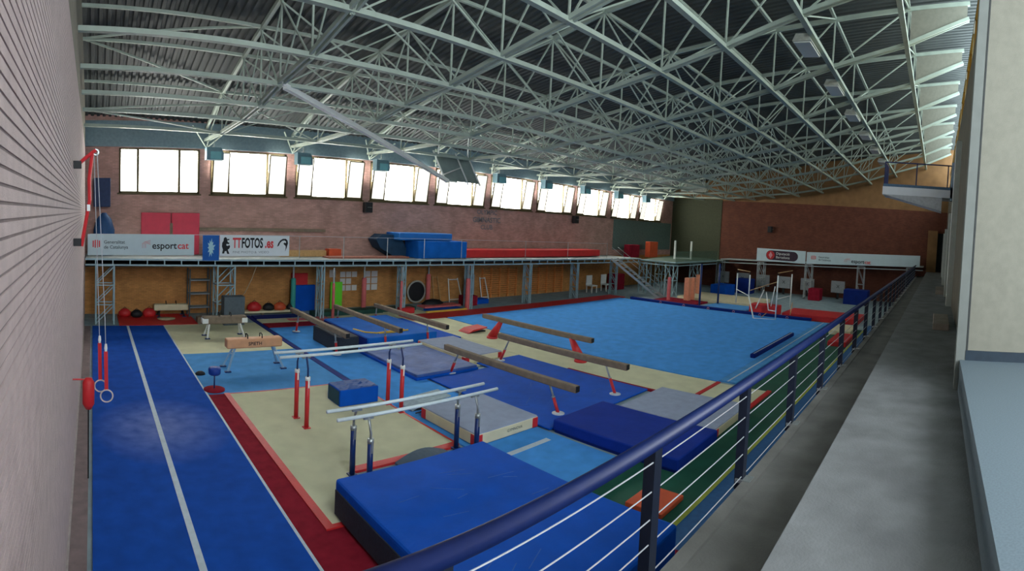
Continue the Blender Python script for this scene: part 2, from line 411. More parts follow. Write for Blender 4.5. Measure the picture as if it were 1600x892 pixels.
for j, (y, zl, zu) in enumerate(YL):
    if j in (0,): continue
    if j == 11: continue
    root = thing('roof_truss', 'long pale steel lattice truss under the roof, ' + (LW[j] if j < 6 else LW[j]), 'roof truss', (XL, y, zl), 'lengthwise roof trusses')
    for nm, zz, w_, h_ in (('bottom_chord', zl, .17, .12), ('top_chord', zu, .1, .1)):
        mb = MB(); st = [XL, XN[1], XN[2], XR]
        for a, b in zip(st[:-1], st[1:]): mb.bar((a, y, ZC(a, zz)), (b, y, ZC(b, zz)), w_, h_)
        mb.build(nm, steel, root)
    for i, x in enumerate(XN[1:-1]):
        MB().bar((x, y, zl), (x, y, zu), .05, .05).build('vertical_strut', steel, root)
    for i in range(len(XN) - 1):
        a, b = XN[i], XN[i + 1]
        if i == 0:
            continue
        m = (a + b) / 2
        MB().bar((a, y, zl), (b, y, zu), .045).build('diagonal_brace', steel, root)
        if j < 7: MB().bar((a, y + .06, zu), (b, y + .06, zl), .045).build('diagonal_brace', steel, root)
    if j in (2, 6, 10):   # plan bracing in the end bay
        for q in (YL[j - 1], YL[j + 1]):
            MB().bar((XL, y, ZC(XL, zu)), (XN[1], q[0], ZC(XN[1], q[2])), .07).build('plan_brace', steel, root)
            if j == 2: MB().bar((XL, y, ZC(XL, zl)), (XN[1], q[0], ZC(XN[1], q[1])), .06).build('plan_brace', steel, root)
for i, x in enumerate(XN[1:-1]):
    root = thing('cross_truss', 'pale steel cross truss sloping over the hall, ' + ORD[i] + ' from the left wall', 'roof truss', (x, 13, 8.6), 'crosswise roof trusses')
    for s, nm in ((-.08, 'bottom_chord'), (.08, 'bottom_chord')):
        mb = MB()
        for a, b in zip(YL[:-1], YL[1:]): mb.bar((x + s, a[0], ZC(x, a[1]) + .02), (x + s, b[0], ZC(x, b[1]) + .02), .07, .12)
        mb.build(nm, steel, root)
    mb = MB()
    for a, b in zip(YL[:-1], YL[1:]): mb.bar((x, a[0], ZC(x, a[2]) - .03), (x, b[0], ZC(x, b[2]) - .03), .12, .14)
    mb.build('top_chord', steel, root)
    for a, b in zip(YL[:-2], YL[1:-1]):
        MB().bar((x + .03, a[0], a[1]), (x + .03, b[0], b[2]), .045).build('diagonal_brace', steel, root)
        if a[0] > 8: MB().bar((x - .03, a[0], a[2]), (x - .03, b[0], b[1]), .045).build('diagonal_brace', steel, root)
    a, b = YL[-2], YL[-1]
    MB().prism([(.1, a[1] + .1), (.1, a[2] - .1), (2.05, b[2] - .1), (2.05, b[1] + .08)], (x - .03, a[0] - .0, 0), (0, -1, 0), (0, 0, 1), (.06, 0, 0)).build('gusset_panel', plaster, root)
    # splayed support bracket on the pier
    mb = MB()
    for dx in (-.9, 0, .9): mb.bar((x, 25.75, 8.1), (x + dx, 24.6, 8.95), .05)
    mb.build('pier_bracket', steel, root)
# ================================================================= FLOOR COVERINGS
def flat(name, label, cat, m, x0, x1, y0, y1, t=.03, group=None, z=0.):
    return tag(box1(name, m, (x0, x1, y0, y1, z, z + t)), label, cat, group)
r = thing('tumbling_strip', 'long deep blue tumbling strip with a white centre line by the left wall', 'tumbling mat', (1.6, 2, 0))
pale_spot = c_deep.copy(); pale_spot.name = 'deep_blue_carpet_with_pale_spot'  # copy of the carpet with one soft, paler round patch
nt = pale_spot.node_tree; b_ = nt.nodes['Principled BSDF']; src = b_.inputs['Base Color'].links[0].from_socket
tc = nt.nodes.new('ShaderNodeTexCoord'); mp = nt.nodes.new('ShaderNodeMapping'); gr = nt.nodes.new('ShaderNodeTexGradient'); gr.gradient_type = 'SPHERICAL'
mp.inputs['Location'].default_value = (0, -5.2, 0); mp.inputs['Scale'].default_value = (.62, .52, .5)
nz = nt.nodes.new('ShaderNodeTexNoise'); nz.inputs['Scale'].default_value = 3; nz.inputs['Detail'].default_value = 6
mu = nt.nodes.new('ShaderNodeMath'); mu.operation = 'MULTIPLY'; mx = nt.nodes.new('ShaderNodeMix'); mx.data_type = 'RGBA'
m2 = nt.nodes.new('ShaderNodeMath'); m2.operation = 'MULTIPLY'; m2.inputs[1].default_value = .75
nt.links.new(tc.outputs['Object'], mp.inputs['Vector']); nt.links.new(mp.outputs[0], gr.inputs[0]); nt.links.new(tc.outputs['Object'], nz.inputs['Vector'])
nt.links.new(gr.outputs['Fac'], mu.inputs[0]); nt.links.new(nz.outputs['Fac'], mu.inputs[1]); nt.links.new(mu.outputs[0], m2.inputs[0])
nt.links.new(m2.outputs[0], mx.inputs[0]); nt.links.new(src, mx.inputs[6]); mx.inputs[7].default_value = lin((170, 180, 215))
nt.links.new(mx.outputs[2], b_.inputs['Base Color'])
box1('carpet', pale_spot, (0.02, 3.1, 1.9, 23.05, 0, .05), r)
box1('centre_line', c_line, (1.49, 1.60, 1.9, 23.0, .05, .055), r)
box1('edge_line', c_line, (3.1, 3.15, 1.9, 23.05, 0, .052), r)
flat('floor_mat', 'cream carpet mat under the far pommel horse', 'floor mat', c_cream, 3.17, 7.32, 18.33, 23.2)
flat('floor_mat', 'light blue carpet mat under the near pommel horse', 'floor mat', c_sky, 3.17, 7.34, 14.1, 18.32)
flat('floor_mat', 'narrow dark red runner between blue tumbling strip and cream mat', 'floor mat', c_red, 3.17, 3.6, 1.9, 14.08, .025)
r = thing('floor_mat', 'large cream carpet mat with red edging under the parallel bars', 'floor mat', (5.5, 11, 0))
MB().box(3.75, 7.5, 9.15, 14.0, 0, .045).box(3.75, 4.9, 7.5, 9.15, 0, .045).build('carpet', c_cream, r)
MB().box(3.6, 3.75, 7.4, 14.08, 0, .05).box(7.5, 7.56, 9.0, 14.08, 0, .05).box(4.9, 7.5, 8.95, 9.15, 0, .05).box(3.75, 4.9, 7.4, 7.5, 0, .05).box(3.75, 7.5, 14.0, 14.05, 0, .05).build('red_edging', vin_r, r)
flat('floor_mat', 'dark red carpet around the near end of the red runner', 'floor mat', c_red, 3.6, 7.5, 1.9, 7.4, .02)
flat('floor_seam', 'thin dark seam strip beside the light blue lane', 'floor strip', vin_n, 7.36, 7.56, 14.1, 24.8, .035)
r = thing('floor_lane', 'light blue carpet lane with a white line between the apparatus', 'floor mat', (8.7, 14, 0))
box1('carpet', c_blue, (7.6, 9.75, 6.1, 21.95, 0, .03), r)
box1('white_line', c_line, (7.8, 9.4, 7.9, 8.05, .03, .035), r)
r = thing('folded_mat', 'dark red and cream mat with navy strip under the platform edge', 'floor mat', (9, 23, 0))
box1('red_panel', c_red, (7.6, 10.3, 22.0, 22.9, 0, .04), r)
box1('cream_panel', c_cream, (7.6, 10.4, 22.9, 23.8, 0, .05), r)
box1('pink_label', coral, (9.0, 10.1, 23.1, 23.6, .05, .055), r)
box1('navy_panel', vin_n, (7.6, 10.5, 23.8, 24.7, 0, .06), r)
flat('floor_mat', 'red mat with white marks below the platform by the left wall', 'floor mat', vin_r, 1.2, 4.7, 23.2, 25.7, .04)
r = thing('exercise_floor', 'big square light blue exercise floor', 'exercise floor', (24, 14, 0))
box1('carpet', c_blue, (16.75, 32.2, 6.95, 21.35, 0, .06), r)
box1('side_border', c_sky, (16.9, 32.2, 6.35, 6.95, 0, .058), r)
box1('white_line', c_line, (16.9, 32.2, 6.62, 6.68, .058, .062), r)
flat('floor_mat', 'long red border mat behind the blue exercise floor', 'floor mat', vin_r, 14.7, 33.0, 21.4, 22.8, .05)
r = thing('floor_lane', 'cream carpet runway between beams and blue exercise floor', 'floor mat', (15.7, 15, 0))
box1('carpet', c_cream, (14.5, 16.7, 6.95, 24.0, 0, .045), r)
box1('extra_carpet', c_cream, (11.9, 14.5, 13.75, 17.3, 0, .04), r)
box1('red_edging', c_red, (14.42, 14.56, 7.7, 11.6, 0, .06), r)
box1('red_edging', vin_r, (14.6, 16.7, 6.82, 6.95, 0, .06), r)
r = thing('floor_lane', 'short cream carpet end piece with red edge beside green floor', 'floor mat', (15.7, 6, 0))
box1('carpet', c_cream, (14.5, 16.6, 5.15, 6.8, 0, .04), r)
box1('red_edging', vin_r, (14.5, 16.65, 5.0, 5.15, 0, .06), r)
r = thing('sports_floor', 'green sports floor with yellow line below the railing', 'sports floor', (20, 4, 0))
box1('green_surface', c_green, (7.6, 31, 4.0, 6.3, 0, .012), r)
box1('yellow_line', c_yell, (7.2, 31, 3.96, 4.06, .012, .018), r)
box1('blue_margin', mat('blue_margin_paint', (40, 96, 150), .7), (7.2, 33, 1.8, 3.96, 0, .012), r)
# ================================================================= MATS AND BLOCKS
def crumple(x0, x1, y0, y1, z, amp, nx=14, ny=10, seed=1, drop=0.):
    rnd = random.Random(seed); mb = MB(); vs = []
    for j in range(ny + 1):
        for i in range(nx + 1):
            e = i in (0, nx) or j in (0, ny)
            vs.append((x0 + (x1 - x0) * i / nx + rnd.uniform(-.02, .02), y0 + (y1 - y0) * j / ny + rnd.uniform(-.02, .02), z + (-drop if e else abs(rnd.gauss(0, amp)))))
    return mb.add(vs, [(j * (nx + 1) + i, j * (nx + 1) + i + 1, (j + 1) * (nx + 1) + i + 1, (j + 1) * (nx + 1) + i) for j in range(ny) for i in range(nx)])
def creases(n, x0, x1, y0, y1, z, seed):
    rnd = random.Random(seed); mb = MB()
    for _ in range(n):
        x, y = rnd.uniform(x0, x1), rnd.uniform(y0, y1); a = rnd.gauss(.1, .3); L = rnd.uniform(.2, .7)
        mb.bar((x, y, z), (x + L * math.cos(a) * .8, y + L * math.sin(a), z), .012, .003)
    return mb
r = thing('crash_mat', 'huge thick blue crash mat nearest the camera beside the red floor', 'crash mat', (5.5, 5.6, 0))
box1('cover', vin_b, (3.9, 7.12, 3.45, 7.75, .05, .66), r, .06)
box1('side_mesh', vin_k, (3.88, 3.92, 3.6, 7.7, .09, .5), r)
creases(14, 4.3, 6.4, 4.3, 7.4, .662, 3).build('crease_marks', mat('crease', (40, 92, 176), .6), r)['kind'] = 'stuff'
box1('navy_base', vin_n, (3.95, 7.07, 3.5, 7.7, .0, .06), r)
r = thing('crash_mat', 'navy blue crash mat lying between the two grey mats', 'crash mat', (10.9, 6.5, 0))
box1('cover', mat('deep_navy_cover', (12, 48, 142), .8, 0, .12, 2, .4, 5, spec=.15), (9.85, 11.9, 4.85, 8.25, .05, .32), r, .05)
box1('navy_base', vin_n, (9.88, 11.87, 4.9, 8.2, 0, .08), r)
def landing_mat(label, x0, x1, y0, y1, t, word=True):
    r = thing('landing_mat', label, 'landing mat', ((x0 + x1) / 2, (y0 + y1) / 2, 0.03), 'grey topped landing mats')
    z0 = .045
    box1('side_band', vin_c, (x0, x1, y0, y1, z0, z0 + t - .02), r, .03)
    box1('top_cover', vin_g, (x0 + .01, x1 - .01, y0 + .01, y1 - .01, z0 + t - .05, z0 + t), r, .02)
    for cx in (x0, x1):
        for cy in (y0, y1):
            s = .2; ax = (cx - .006, cx + s) if cx == x0 else (cx - s, cx + .006); ay = (cy - .006, cy + s) if cy == y0 else (cy - s, cy + .006)
            box1('corner_patch', vin_r, (ax[0], ax[1], ay[0], ay[1], z0 - .005, z0 + t - .03), r, .03)
    if word: MB().text('GYMNOVA', .1, ((x0 + x1) / 2 + .2, y0, z0 + t / 2), (1, 0, 0), (0, 0, 1), .006).build('lettering', ink_g, r)
    return r
landing_mat('grey landing mat with cream sides behind the blue parallel bars', 7.75, 9.75, 8.65, 10.75, .28)
landing_mat('grey landing mat with red corners seen through the railing wires', 12.0, 14.3, 4.95, 7.75, .24, False)
landing_mat('small grey landing mat on cream carpet behind the nearest long beam', 11.95, 13.7, 14.1, 17.0, .24, False)
r = thing('foam_block', 'blue foam block with a loose cover on the cream mat', 'foam block', (6.8, 12.6, 0))
box1('block', vin_b, (6.2, 7.35, 12.2, 12.95, .045, .48), r, .03)
box1('side_mesh', mat('teal_side', (20, 70, 92), .7), (6.19, 6.21, 12.26, 12.9, .08, .44), r)
mb = crumple(6.22, 7.33, 12.22, 12.93, .485, .022, 12, 8, 4)
mb.build('loose_cover', mat('clear_plastic', (24, 78, 150), .6), r)
r = thing('crash_mat', 'raised blue crash mat under the middle back beams with yellow strap', 'crash mat', (11.4, 18.9, 0))
box1('cover', vin_lb, (9.9, 13.1, 17.3, 21.3, .04, .46), r, .05)
box1('navy_base', vin_n, (9.85, 9.91, 17.4, 21.2, .03, .42), r)
mb = MB(); mb.tube([(10.1, 18.9, .47), (10.25, 18.2, .48), (10.6, 17.9, .48), (11.4, 18.0, .48), (12.0, 18.1, .48)], .035, 6)
mb.tube([(10.7, 17.85, .48), (11.3, 17.8, .48), (12.1, 17.95, .48)], .035, 6); mb.build('yellow_strap', yellow, r)
flat('floor_mat', 'low blue mat between raised crash mat and cream runway', 'floor mat', vin_b, 13.2, 14.45, 17.4, 22.0, .08)
flat('floor_mat', 'low blue mat under the far leg of the middle beam', 'floor mat', vin_b, 9.85, 13.1, 21.4, 22.6, .06)
r = thing('soft_mat', 'creased grey blue soft mat between the two rows of beams', 'soft mat', (10.5, 15.2, 0))
box1('top_cover', vin_wr, (9.4, 11.85, 13.35, 17.1, .1, .2), r, .03)
crumple(9.5, 11.75, 13.45, 17.0, .2, .03, 9, 12, 11, .01).build('creased_cover', vin_wr, r, True)
box1('blue_edge', vin_b, (9.35, 11.88, 13.3, 17.15, .03, .12), r, .03)
r = thing('beam_mat', 'wide deep blue mat spread under the near beams', 'crash mat', (12, 11, 0))
box1('cover', vin_b, (9.8, 14.4, 8.3, 13.25, .03, .08), r, .02)
box1('extension', vin_b, (12.3, 14.4, 13.2, 13.9, .045, .08), r, .01)
creases(16, 10.3, 13.3, 8.9, 12.8, .082, 8).build('crease_marks', MATS['crease'], r)['kind'] = 'stuff'
r = thing('lane_end_barrier', 'low blue barrier with orange emblems at the lane end', 'barrier', (8.6, 6, 0))
box1('body', vin_n, (7.4, 10.0, 5.9, 6.08, 0, .2), r, .02)
MB().text('Gym', .15, (9.0, 5.9, .1), (1, 0, 0), (0, 0, 1), .004).build('lettering', c_line, r)
for xx in (8.5, 9.6): MB().torus((xx, 5.895, .1), .06, .015, 'y', 16, 6).build('emblem', vin_o, r)
r = thing('floor_barrier', 'low navy barrier with white emblems along the far end of the exercise floor', 'barrier', (32.4, 13, 0))
box1('body', vin_n, (32.25, 32.55, 7.5, 20.5, 0, .22), r, .02)
for k in range(6): MB().torus((32.24, 9.0 + 1.8 * k, .12), .07, .015, 'x', 14, 6).build('emblem', ink_p, r)
r = thing('carpet_roll', 'long navy padded bar lying on the exercise floor by the railing', 'padded bar', (23.7, 7.1, .06))
MB().rbox(20.7, 26.7, 7.02, 7.24, .06, .24, .05).build('body', vin_n, r); box1('white_stripe', c_line, (20.8, 26.6, 7.1, 7.13, .24, .245), r)
r = thing('orange_mat', 'small orange mat on the green floor behind the first railing post', 'mat', (8.55, 4.6, 0))
box1('cover', vin_o, (8.1, 8.95, 4.25, 5.0, .03, .12), r, .02); box1('dark_base', black, (8.12, 8.93, 4.27, 4.98, .012, .04), r)
r = thing('springboard', 'grey curved springboard top behind the big blue mat', 'springboard', (6.35, 8.3, 0))
mb = MB(); P = []
for k in range(13):
    t = k / 12; P.append((5.75 + 1.25 * t, .1 + .16 * math.sin(PI * t)))
mb.prism([(p[0] - 5.75, p[1]) for p in P] + [(p[0] - 5.75, p[1] - .04) for p in P[::-1]], (5.75, 8.0, .02), (1, 0, 0), (0, 0, 1), (0, .8, 0))
mb.build('board', mat('dark_slate_top', (60, 82, 100), .7), r)
box1('base', black, (5.8, 6.95, 8.05, 8.75, .045, .09), r)
r = thing('springboard', 'pale springboard lying on the blue lane left of the grey mat', 'springboard', (8.3, 11.5, 0))
MB().prism([(0, .06), (.3, .2), (1.25, .26), (1.25, .22), (.3, .14), (0, .03)], (7.75, 11.15, .02), (1, 0, 0), (0, 0, 1), (0, .6, 0)).build('board', mat('pale_top', (150, 170, 180), .7), r)
box1('base', black, (7.8, 8.95, 11.2, 11.7, .03, .07), r)
MB().tube([(7.75, 11.0, .06), (8.2, 10.92, .12), (8.9, 11.0, .2)], .015, 6).build('spring_rod', black, r)
r = thing('springboard', 'red springboard on the cream runway beside the back beams', 'springboard', (15.7, 18.2, 0))
MB().prism([(0, .05), (.3, .18), (1.1, .24), (1.1, .2), (.3, .1), (0, .03)], (15.2, 17.8, .02), (1, 0, 0), (0, 0, 1), (0, .7, 0)).build('board', vin_r, r)
box1('base', black, (15.25, 16.25, 17.85, 18.45, .045, .1), r)
# ================================================================= PARALLEL BARS
def parallel_bars(label, cx, cy, h, half, dy, py, px, lower, m_low, m_up):
    r = thing('parallel_bars', label, 'parallel bars', (cx, cy, .045), 'parallel bars')
    for s in (-1, 1):
        MB().tube([(cx - half, cy + s * dy, h), (cx + half, cy + s * dy, h)], .034, 12).build('rail', fibre, r, True)
    for sx in (-1, 1):
        for s in (-1, 1):
            x, y = cx + sx * px, cy + s * py
            up = MB().tube([(x, y, .05), (x, y, lower)], .055, 14).build('upright', m_low, r, True)
            MB().lathe((x, y, lower), [(.062, -.05), (.062, .03)], 14).build('collar', white if m_low == redp else galv, up, True)
            MB().tube([(x, y, lower), (x, y, h - .28), (x, y + (s * dy - s * py) * .5, h - .12), (x, cy + s * dy, h - .03)], .024, 8).build('inner_post', m_up, up, True)
            MB().bar((x + .0, y - .06, lower - .22), (x, y - .06, lower - .02), .02, .03).build('lever', white if m_low == redp else galv, up)
            box1('foot_plate', m_low, (x - .08, x + .08, y - .08, y + .08, .045, .065), r)
            MB().bar((x - .1, cy + s * dy, h - .05), (x + .1, cy + s * dy, h - .05), .05, .03).build('rail_bracket', galv, up)
    return r
parallel_bars('white parallel bars on red uprights at the blue foam block', 6.18, 11.6, 1.72, 1.95, .21, .33, 1.305, 1.22, redp, bluep)
parallel_bars('white parallel bars on dark blue uprights behind the big crash mat', 6.08, 8.52, 1.40, 1.90, .22, .33, 1.27, .98, bluep, galv)
# ================================================================= BEAMS
def beam(label, x, y0, y1, h, leg='tube', ya=None, yb=None, sp=.3):
    r = thing('balance_beam', label, 'balance beam', (x, (y0 + y1) / 2, .045), 'balance beams')
    MB().rbox(x - .085, x + .085, y0, y1, h - .19, h, .04).build('beam_body', suede, r)
    for yy in (y0, y1): box1('end_cap', black, (x - .07, x + .07, yy - .012, yy + .012, h - .16, h - .01), r)
    for yy, s in ((ya, -1), (yb, 1)):
        if leg == 'cone':
            mb = MB(); P = []
            n = 8
            mb.lathe((x, yy + s * sp, .045), [(.24, 0), (.24, .06), (.2, .1)], 20)
            mb.tube([(x, yy + s * sp, .1), (x, yy, h - .17)], .2, 20, r2=.09)
            mb.build('leg', redp, r, True)
        else:
            a = Vector((x, yy + s * sp, .08)); b = Vector((x, yy, h - .16)); m = a.lerp(b, .55)
            l = MB().tube([a, m], .045, 12).build('leg', redp, r, True)
            MB().tube([m, b], .03, 10).build('inner_tube', galv, l, True)
            MB().lathe(m, [(.05, -.02), (.05, .02)], 12).build('collar', galv, l, True)
            MB().lathe((a.x, a.y, .075), [(.17, 0), (.17, .02), (.05, .04)], 20).build('foot', mat('foot_plate_grey', (180, 190, 200), .5), l, True)
    return r
beam('long brown balance beam nearest the blue parallel bars', 10.76, 8.25, 13.7, .95, 'tube', 9.2, 13.05, .35)
beam('long brown balance beam standing over the small grey mat, red tube legs', 13.25, 8.35, 13.8, 1.05, 'tube', 9.15, 13.3, .4)
beam('brown balance beam on wide red cone legs by the exercise floor', 15.6, 11.4, 17.3, 1.0, 'cone', 12.4, 16.2, .5)
beam('back row balance beam furthest left, beside the dark covered block', 8.4, 16.1, 21.4, 1.0, 'tube', 17.1, 20.6, .2)
beam('back row balance beam over the raised crash mat', 10.62, 16.2, 21.7, 1.0, 'tube', 17.32, 21.35, .1)
beam('back row balance beam furthest right, ending over the cream runway', 12.6, 16.0, 21.5, 1.0, 'tube', 17.32, 21.35, .1)
tag(box1('covered_block', vin_k, (8.55, 9.4, 17.1, 19.4, .03, .62), None, .06), 'dark covered block under the end of the left back beam', 'block')
# ================================================================= POMMEL HORSES, MUSHROOM
def horse(label, x, y, h, L, m_body, m_end, m_leg, feet, word=None, sp=.2):
    r = thing('pommel_horse', label, 'pommel horse', (x, y, .03), 'pommel horses')
    MB().rbox(x - L / 2, x + L / 2, y - .18, y + .18, h - .3, h, .06).build('body', m_body, r)
    if m_end:
        for s in (-1, 1): MB().rbox(x + s * (L / 2 - .1) - .13, x + s * (L / 2 - .1) + .13, y - .19, y + .19, h - .28, h - .06, .05).build('end_pad', m_end, r)
    for s in (-.24, .24):
        MB().tube([(x + s, y - .13, h - .02), (x + s, y - .12, h + .11), (x + s, y, h + .14), (x + s, y + .12, h + .11), (x + s, y + .13, h - .02)], .02, 8).build('pommel', black, r, True)
    for s in (-1, 1):
        xa = x + s * (L / 2 - .28); xf = x + s * feet
        for q in (-1, 1):
            l = MB().bar((xa, y + q * .1, h - .28), (xf, y + q * .32, .06), .06, .05).build('leg', m_leg, r)
            MB().rbox(xf - .1, xf + .1, y + q * .32 - .06, y + q * .32 + .06, .03, .07, .01).build('foot', bluep, l)
        MB().bar((xa + s * .08, y - .12, h - .5), (xa + s * .08, y + .12, h - .5), .03).build('cross_tie', m_leg, r)
    if word: MB().text(word, .15, (x + .0, y - .18, h - .16), (1, 0, 0), (0, 0, 1), .006, bold=.003).build('lettering', ink_k, r)
    return r
leg_blue = mat('pale_blue_paint', (140, 176, 206), .5, 0, .06, 5)
horse('tan leather pommel horse on the light blue mat', 5.12, 16.3, 1.02, 1.85, tan, None, leg_blue, .92, 'SPIETH')
horse('brown pommel horse with white ends on the cream mat', 5.25, 20.7, .88, 1.8, suede, white, white, .75)
horse('low pale pommel horse under the platform on the left', 3.75, 25.2, .62, 1.65, vin_c, None, black, .6)
r = thing('mushroom_trainer', 'blue mushroom trainer on a red round base beside the tumbling strip', 'mushroom trainer', (3.4, 14.4, 0))
MB().lathe((3.4, 14.4, .48), [(.14, 0), (.17, .03), (.18, .16), (.16, .2), (.08, .22)], 24).build('head', mat('navy_head', (20, 62, 150), .5), r, True)
MB().tube([(3.4, 14.4, .06), (3.4, 14.4, .5)], .022, 10).build('stem', bluep, r, True)
MB().lathe((3.4, 14.4, .045), [(.3, 0), (.3, .03), (.1, .05)], 28).build('base', c_red, r, True)
r = tag(MB().lathe((3.3, 15.9, .035), [(.14, 0), (.12, .06), (.06, .1)], 16, 1.2, .8).build('chalk_pouch', black, None, True), 'small black pouch on the light blue mat beside tumbling strip', 'pouch')
# ================================================================= RINGS ON THE LEFT WALL
r = thing('ring_frame', 'red bracket frame with pulleys high on the left wall', 'ring frame', (-.35, 10, 4.2))
MB().tube([(-.33, 10, 5.8), (-.12, 10, 5.98), (.06, 10, 6.12)], .035, 8).build('arm', redp, r)
MB().tube([(.0, 10, 6.08), (-.06, 10.0, 5.6), (-.05, 10.0, 5.2), (-.2, 10, 4.35)], .035, 8).build('strut', redp, r)
for z in (5.85, 4.42): MB().rbox(-.352, -.2, 9.95, 10.05, z - .07, z + .07, .01).build('wall_plate', black, r)
MB().torus((.06, 10, 6.08), .05, .02, 'y', 16, 6).build('pulley', galv, r)
MB().box(-.1, -.04, 9.95, 10.02, 5.0, 5.12).build('white_tag', white, r)
def ring(label, x, y, z):
    r = thing('gymnastic_ring', label, 'gymnastic ring', (x, y, z), 'gymnastic rings')
    MB().torus((x, y, z), .115, .014, 'y', 36, 10).build('ring', mat('birch_ring', (200, 190, 186), .5), r, True)
    MB().bar((x - .005, y, z + .1), (x - .02, y, z + .85), .07, .012, (0, 1, 0)).build('strap', redp, r)
    MB().tube([(x - .02, y, z + .85), (x - .04, y, z + 1.5), (.06 + (x - .23) * .5, y, 6.05)], .008, 6).build('cable', wire, r)
    MB().lathe((x - .02, y, z + .85), [(.02, 0), (.03, .06), (.02, .14)], 10).build('swivel', white, r)
    return r
ring('gymnastic ring on a red strap hanging lower by the left wall', .28, 9.9, 1.54)
ring('gymnastic ring on a red strap hanging slightly higher and behind', .17, 10.3, 1.6)
r = thing('punching_pad', 'red hanging pad fixed to the left wall beside the rings', 'pad', (-.12, 9.6, 1.3))
MB().lathe((-.06, 9.6, 1.4), [(.05, 0), (.11, .1), (.11, .5), (.06, .58)], 16, 1, .8).build('body', vin_r, r, True)
MB().tube([(-.06, 9.6, .1), (-.06, 9.6, 1.42)], .015, 6).build('cord', black, r)
MB().tube([(-.35, 9.6, 1.95), (-.06, 9.6, 1.95)], .015, 6).build('hook', redp, r)
# ================================================================= STEEL PLATFORM ALONG THE WINDOW WALL
def ZP(x): return 2.94 - .006 * x          # top of the deck
def YP(x): return 23.6 - .025 * x          # its front line
r = plat = thing('steel_platform', 'long pale steel platform on lattice legs along the window wall', 'platform', (17, 24.7, 0))
mb = MB(); xa, xb = -.3, 37.0
mb.add([(xa, YP(xa), ZP(xa)), (xb, YP(xb), ZP(xb)), (xb, YW - .02, ZP(xb)), (xa, YW - .02, ZP(xa)),
        (xa, YP(xa), ZP(xa) - .05), (xb, YP(xb), ZP(xb) - .05), (xb, YW - .02, ZP(xb) - .05), (xa, YW - .02, ZP(xa) - .05)],
       [(0, 1, 2, 3), (4, 7, 6, 5), (0, 4, 5, 1), (1, 5, 6, 2), (2, 6, 7, 3), (3, 7, 4, 0)])
mb.build('deck', mat('platform_deck', (150, 160, 160), .8), r)
MB().bar((xa, YP(xa), ZP(xa) - .05), (xb, YP(xb), ZP(xb) - .05), .06, .07).build('top_chord', steel_pl, r)
MB().bar((xa, YP(xa), ZP(xa) - .29), (xb, YP(xb), ZP(xb) - .29), .06, .07).build('bottom_chord', steel_pl, r)
box1('underdeck_shade', black, (xa, xb, 23.75, 25.9, 2.55, 2.64), r)  # black sheet standing in for the shade below the deck
k = 0; x = .15
while x < 36.9:
    MB().bar((x, YP(x), ZP(x) - .3), (x, YP(x), ZP(x) - .04), .05, .05).build('chord_post', steel_pl, r); x += .76
def tower(x, y, w, d, h, root, m=steel_pl, name='support_column', n=3, t=.07):
    mb = MB()
    for sx in (-1, 1):
        for sy in (0, 1): mb.bar((x + sx * w / 2, y + sy * d, 0), (x + sx * w / 2, y + sy * d, h), t, t)
    for k in range(n):
        za, zb = h * k / n, h * (k + 1) / n
        for sy in (0, 1):
            mb.bar((x - w / 2, y + sy * d, za + .04), (x + w / 2, y + sy * d, zb - .04), t * .6)
            mb.bar((x - w / 2, y + sy * d, zb), (x + w / 2, y + sy * d, zb), t * .7)
        for sx in (-1, 1):
            mb.bar((x + sx * w / 2, y, za + .04), (x + sx * w / 2, y + d, zb - .04), t * .6)
            mb.bar((x + sx * w / 2, y, zb), (x + sx * w / 2, y + d, zb), t * .7)
    return mb.build(name, m, root)
for x, w in ((.57, .8), (6.0, .8), (10.72, .14), (15.3, .14), (19.8, .14), (24.5, .16), (29.1, .16), (33.7, .2)):
    tower(x, YP(x) - .0, w, .8 if x < 8 else .55, ZP(x) - .32, r, t=.07 if x < 8 else .06)
# guard rail: thin posts and a wire
for x in (5.57, 9.5, 11.8, 14.25, 16.5, 19.0, 24, 28, 32.4):
    MB().tube([(x, YP(x) + .05, ZP(x)), (x, YP(x) + .05, 4.02 - .004 * x)], .018, 6).build('guard_post', galv, r)
MB().tube([(xa + .2, YP(0) + .05, 4.0), (9.5, YP(9.5) + .05, 3.98), (32.4, YP(32.4) + .05, 3.85)], .012, 6).build('guard_wire', wire, r)
# banners on it
def gencat(root, x0, z0, w, h, y, ux=(1, 0, 0), org=None):
    """two-line lettering and marks of the pale banner; org/ux place it in its plane"""
    ux = Vector(ux); o = Vector(org); uz = Vector((0, 0, 1)); n = ux.cross(uz) * .012
    P = lambda a, b: o + ux * a * w + uz * b * h + n
    mb = MB()
    for k in range(4):
        a = .052 + .019 * k
        mb.bar(P(a, .34 + .03 * abs(k - 1.5)), P(a, .74 - .03 * abs(k - 1.5)), .05, .004, tuple(ux.cross(uz)))
    mb.build('striped_emblem', ink_r, root)
    MB().text('Generalitat', h * .22, P(.15, .62), ux, uz, .0, 'LEFT', .002).build('lettering', ink_g, root)
    MB().text('de Catalunya', h * .22, P(.15, .38), ux, uz, .0, 'LEFT', .002).build('lettering', ink_g, root)
    mb = MB()
    for k in range(3):
        pts = [P(.51 + .015 * k, .35), P(.51 + .015 * k, .55), P(.53 + .012 * k, .64 - .03 * k), P(.585, .7 - .09 * k)]
        mb.tube(pts, .012, 5)
    mb.build('curl_emblem', ink_p, root)
    mt = MB().text('esport', h * .45, P(.60, .45), ux, uz, .0, 'LEFT', .006)
    wd_ = max((Vector(v) - P(.60, .45)).dot(ux) for v in mt.v)
    mt.build('lettering', ink_k, root)
    MB().text('cat', h * .45, P(.60, .45) + ux * (wd_ + .03), ux, uz, .0, 'LEFT', .006).build('lettering', ink_r, root)
yb = 23.46
r = thing('banner', 'white banner reading Generalitat de Catalunya esportcat on the left platform rail', 'banner', (2.2, yb, 3.05), 'platform rail banners')
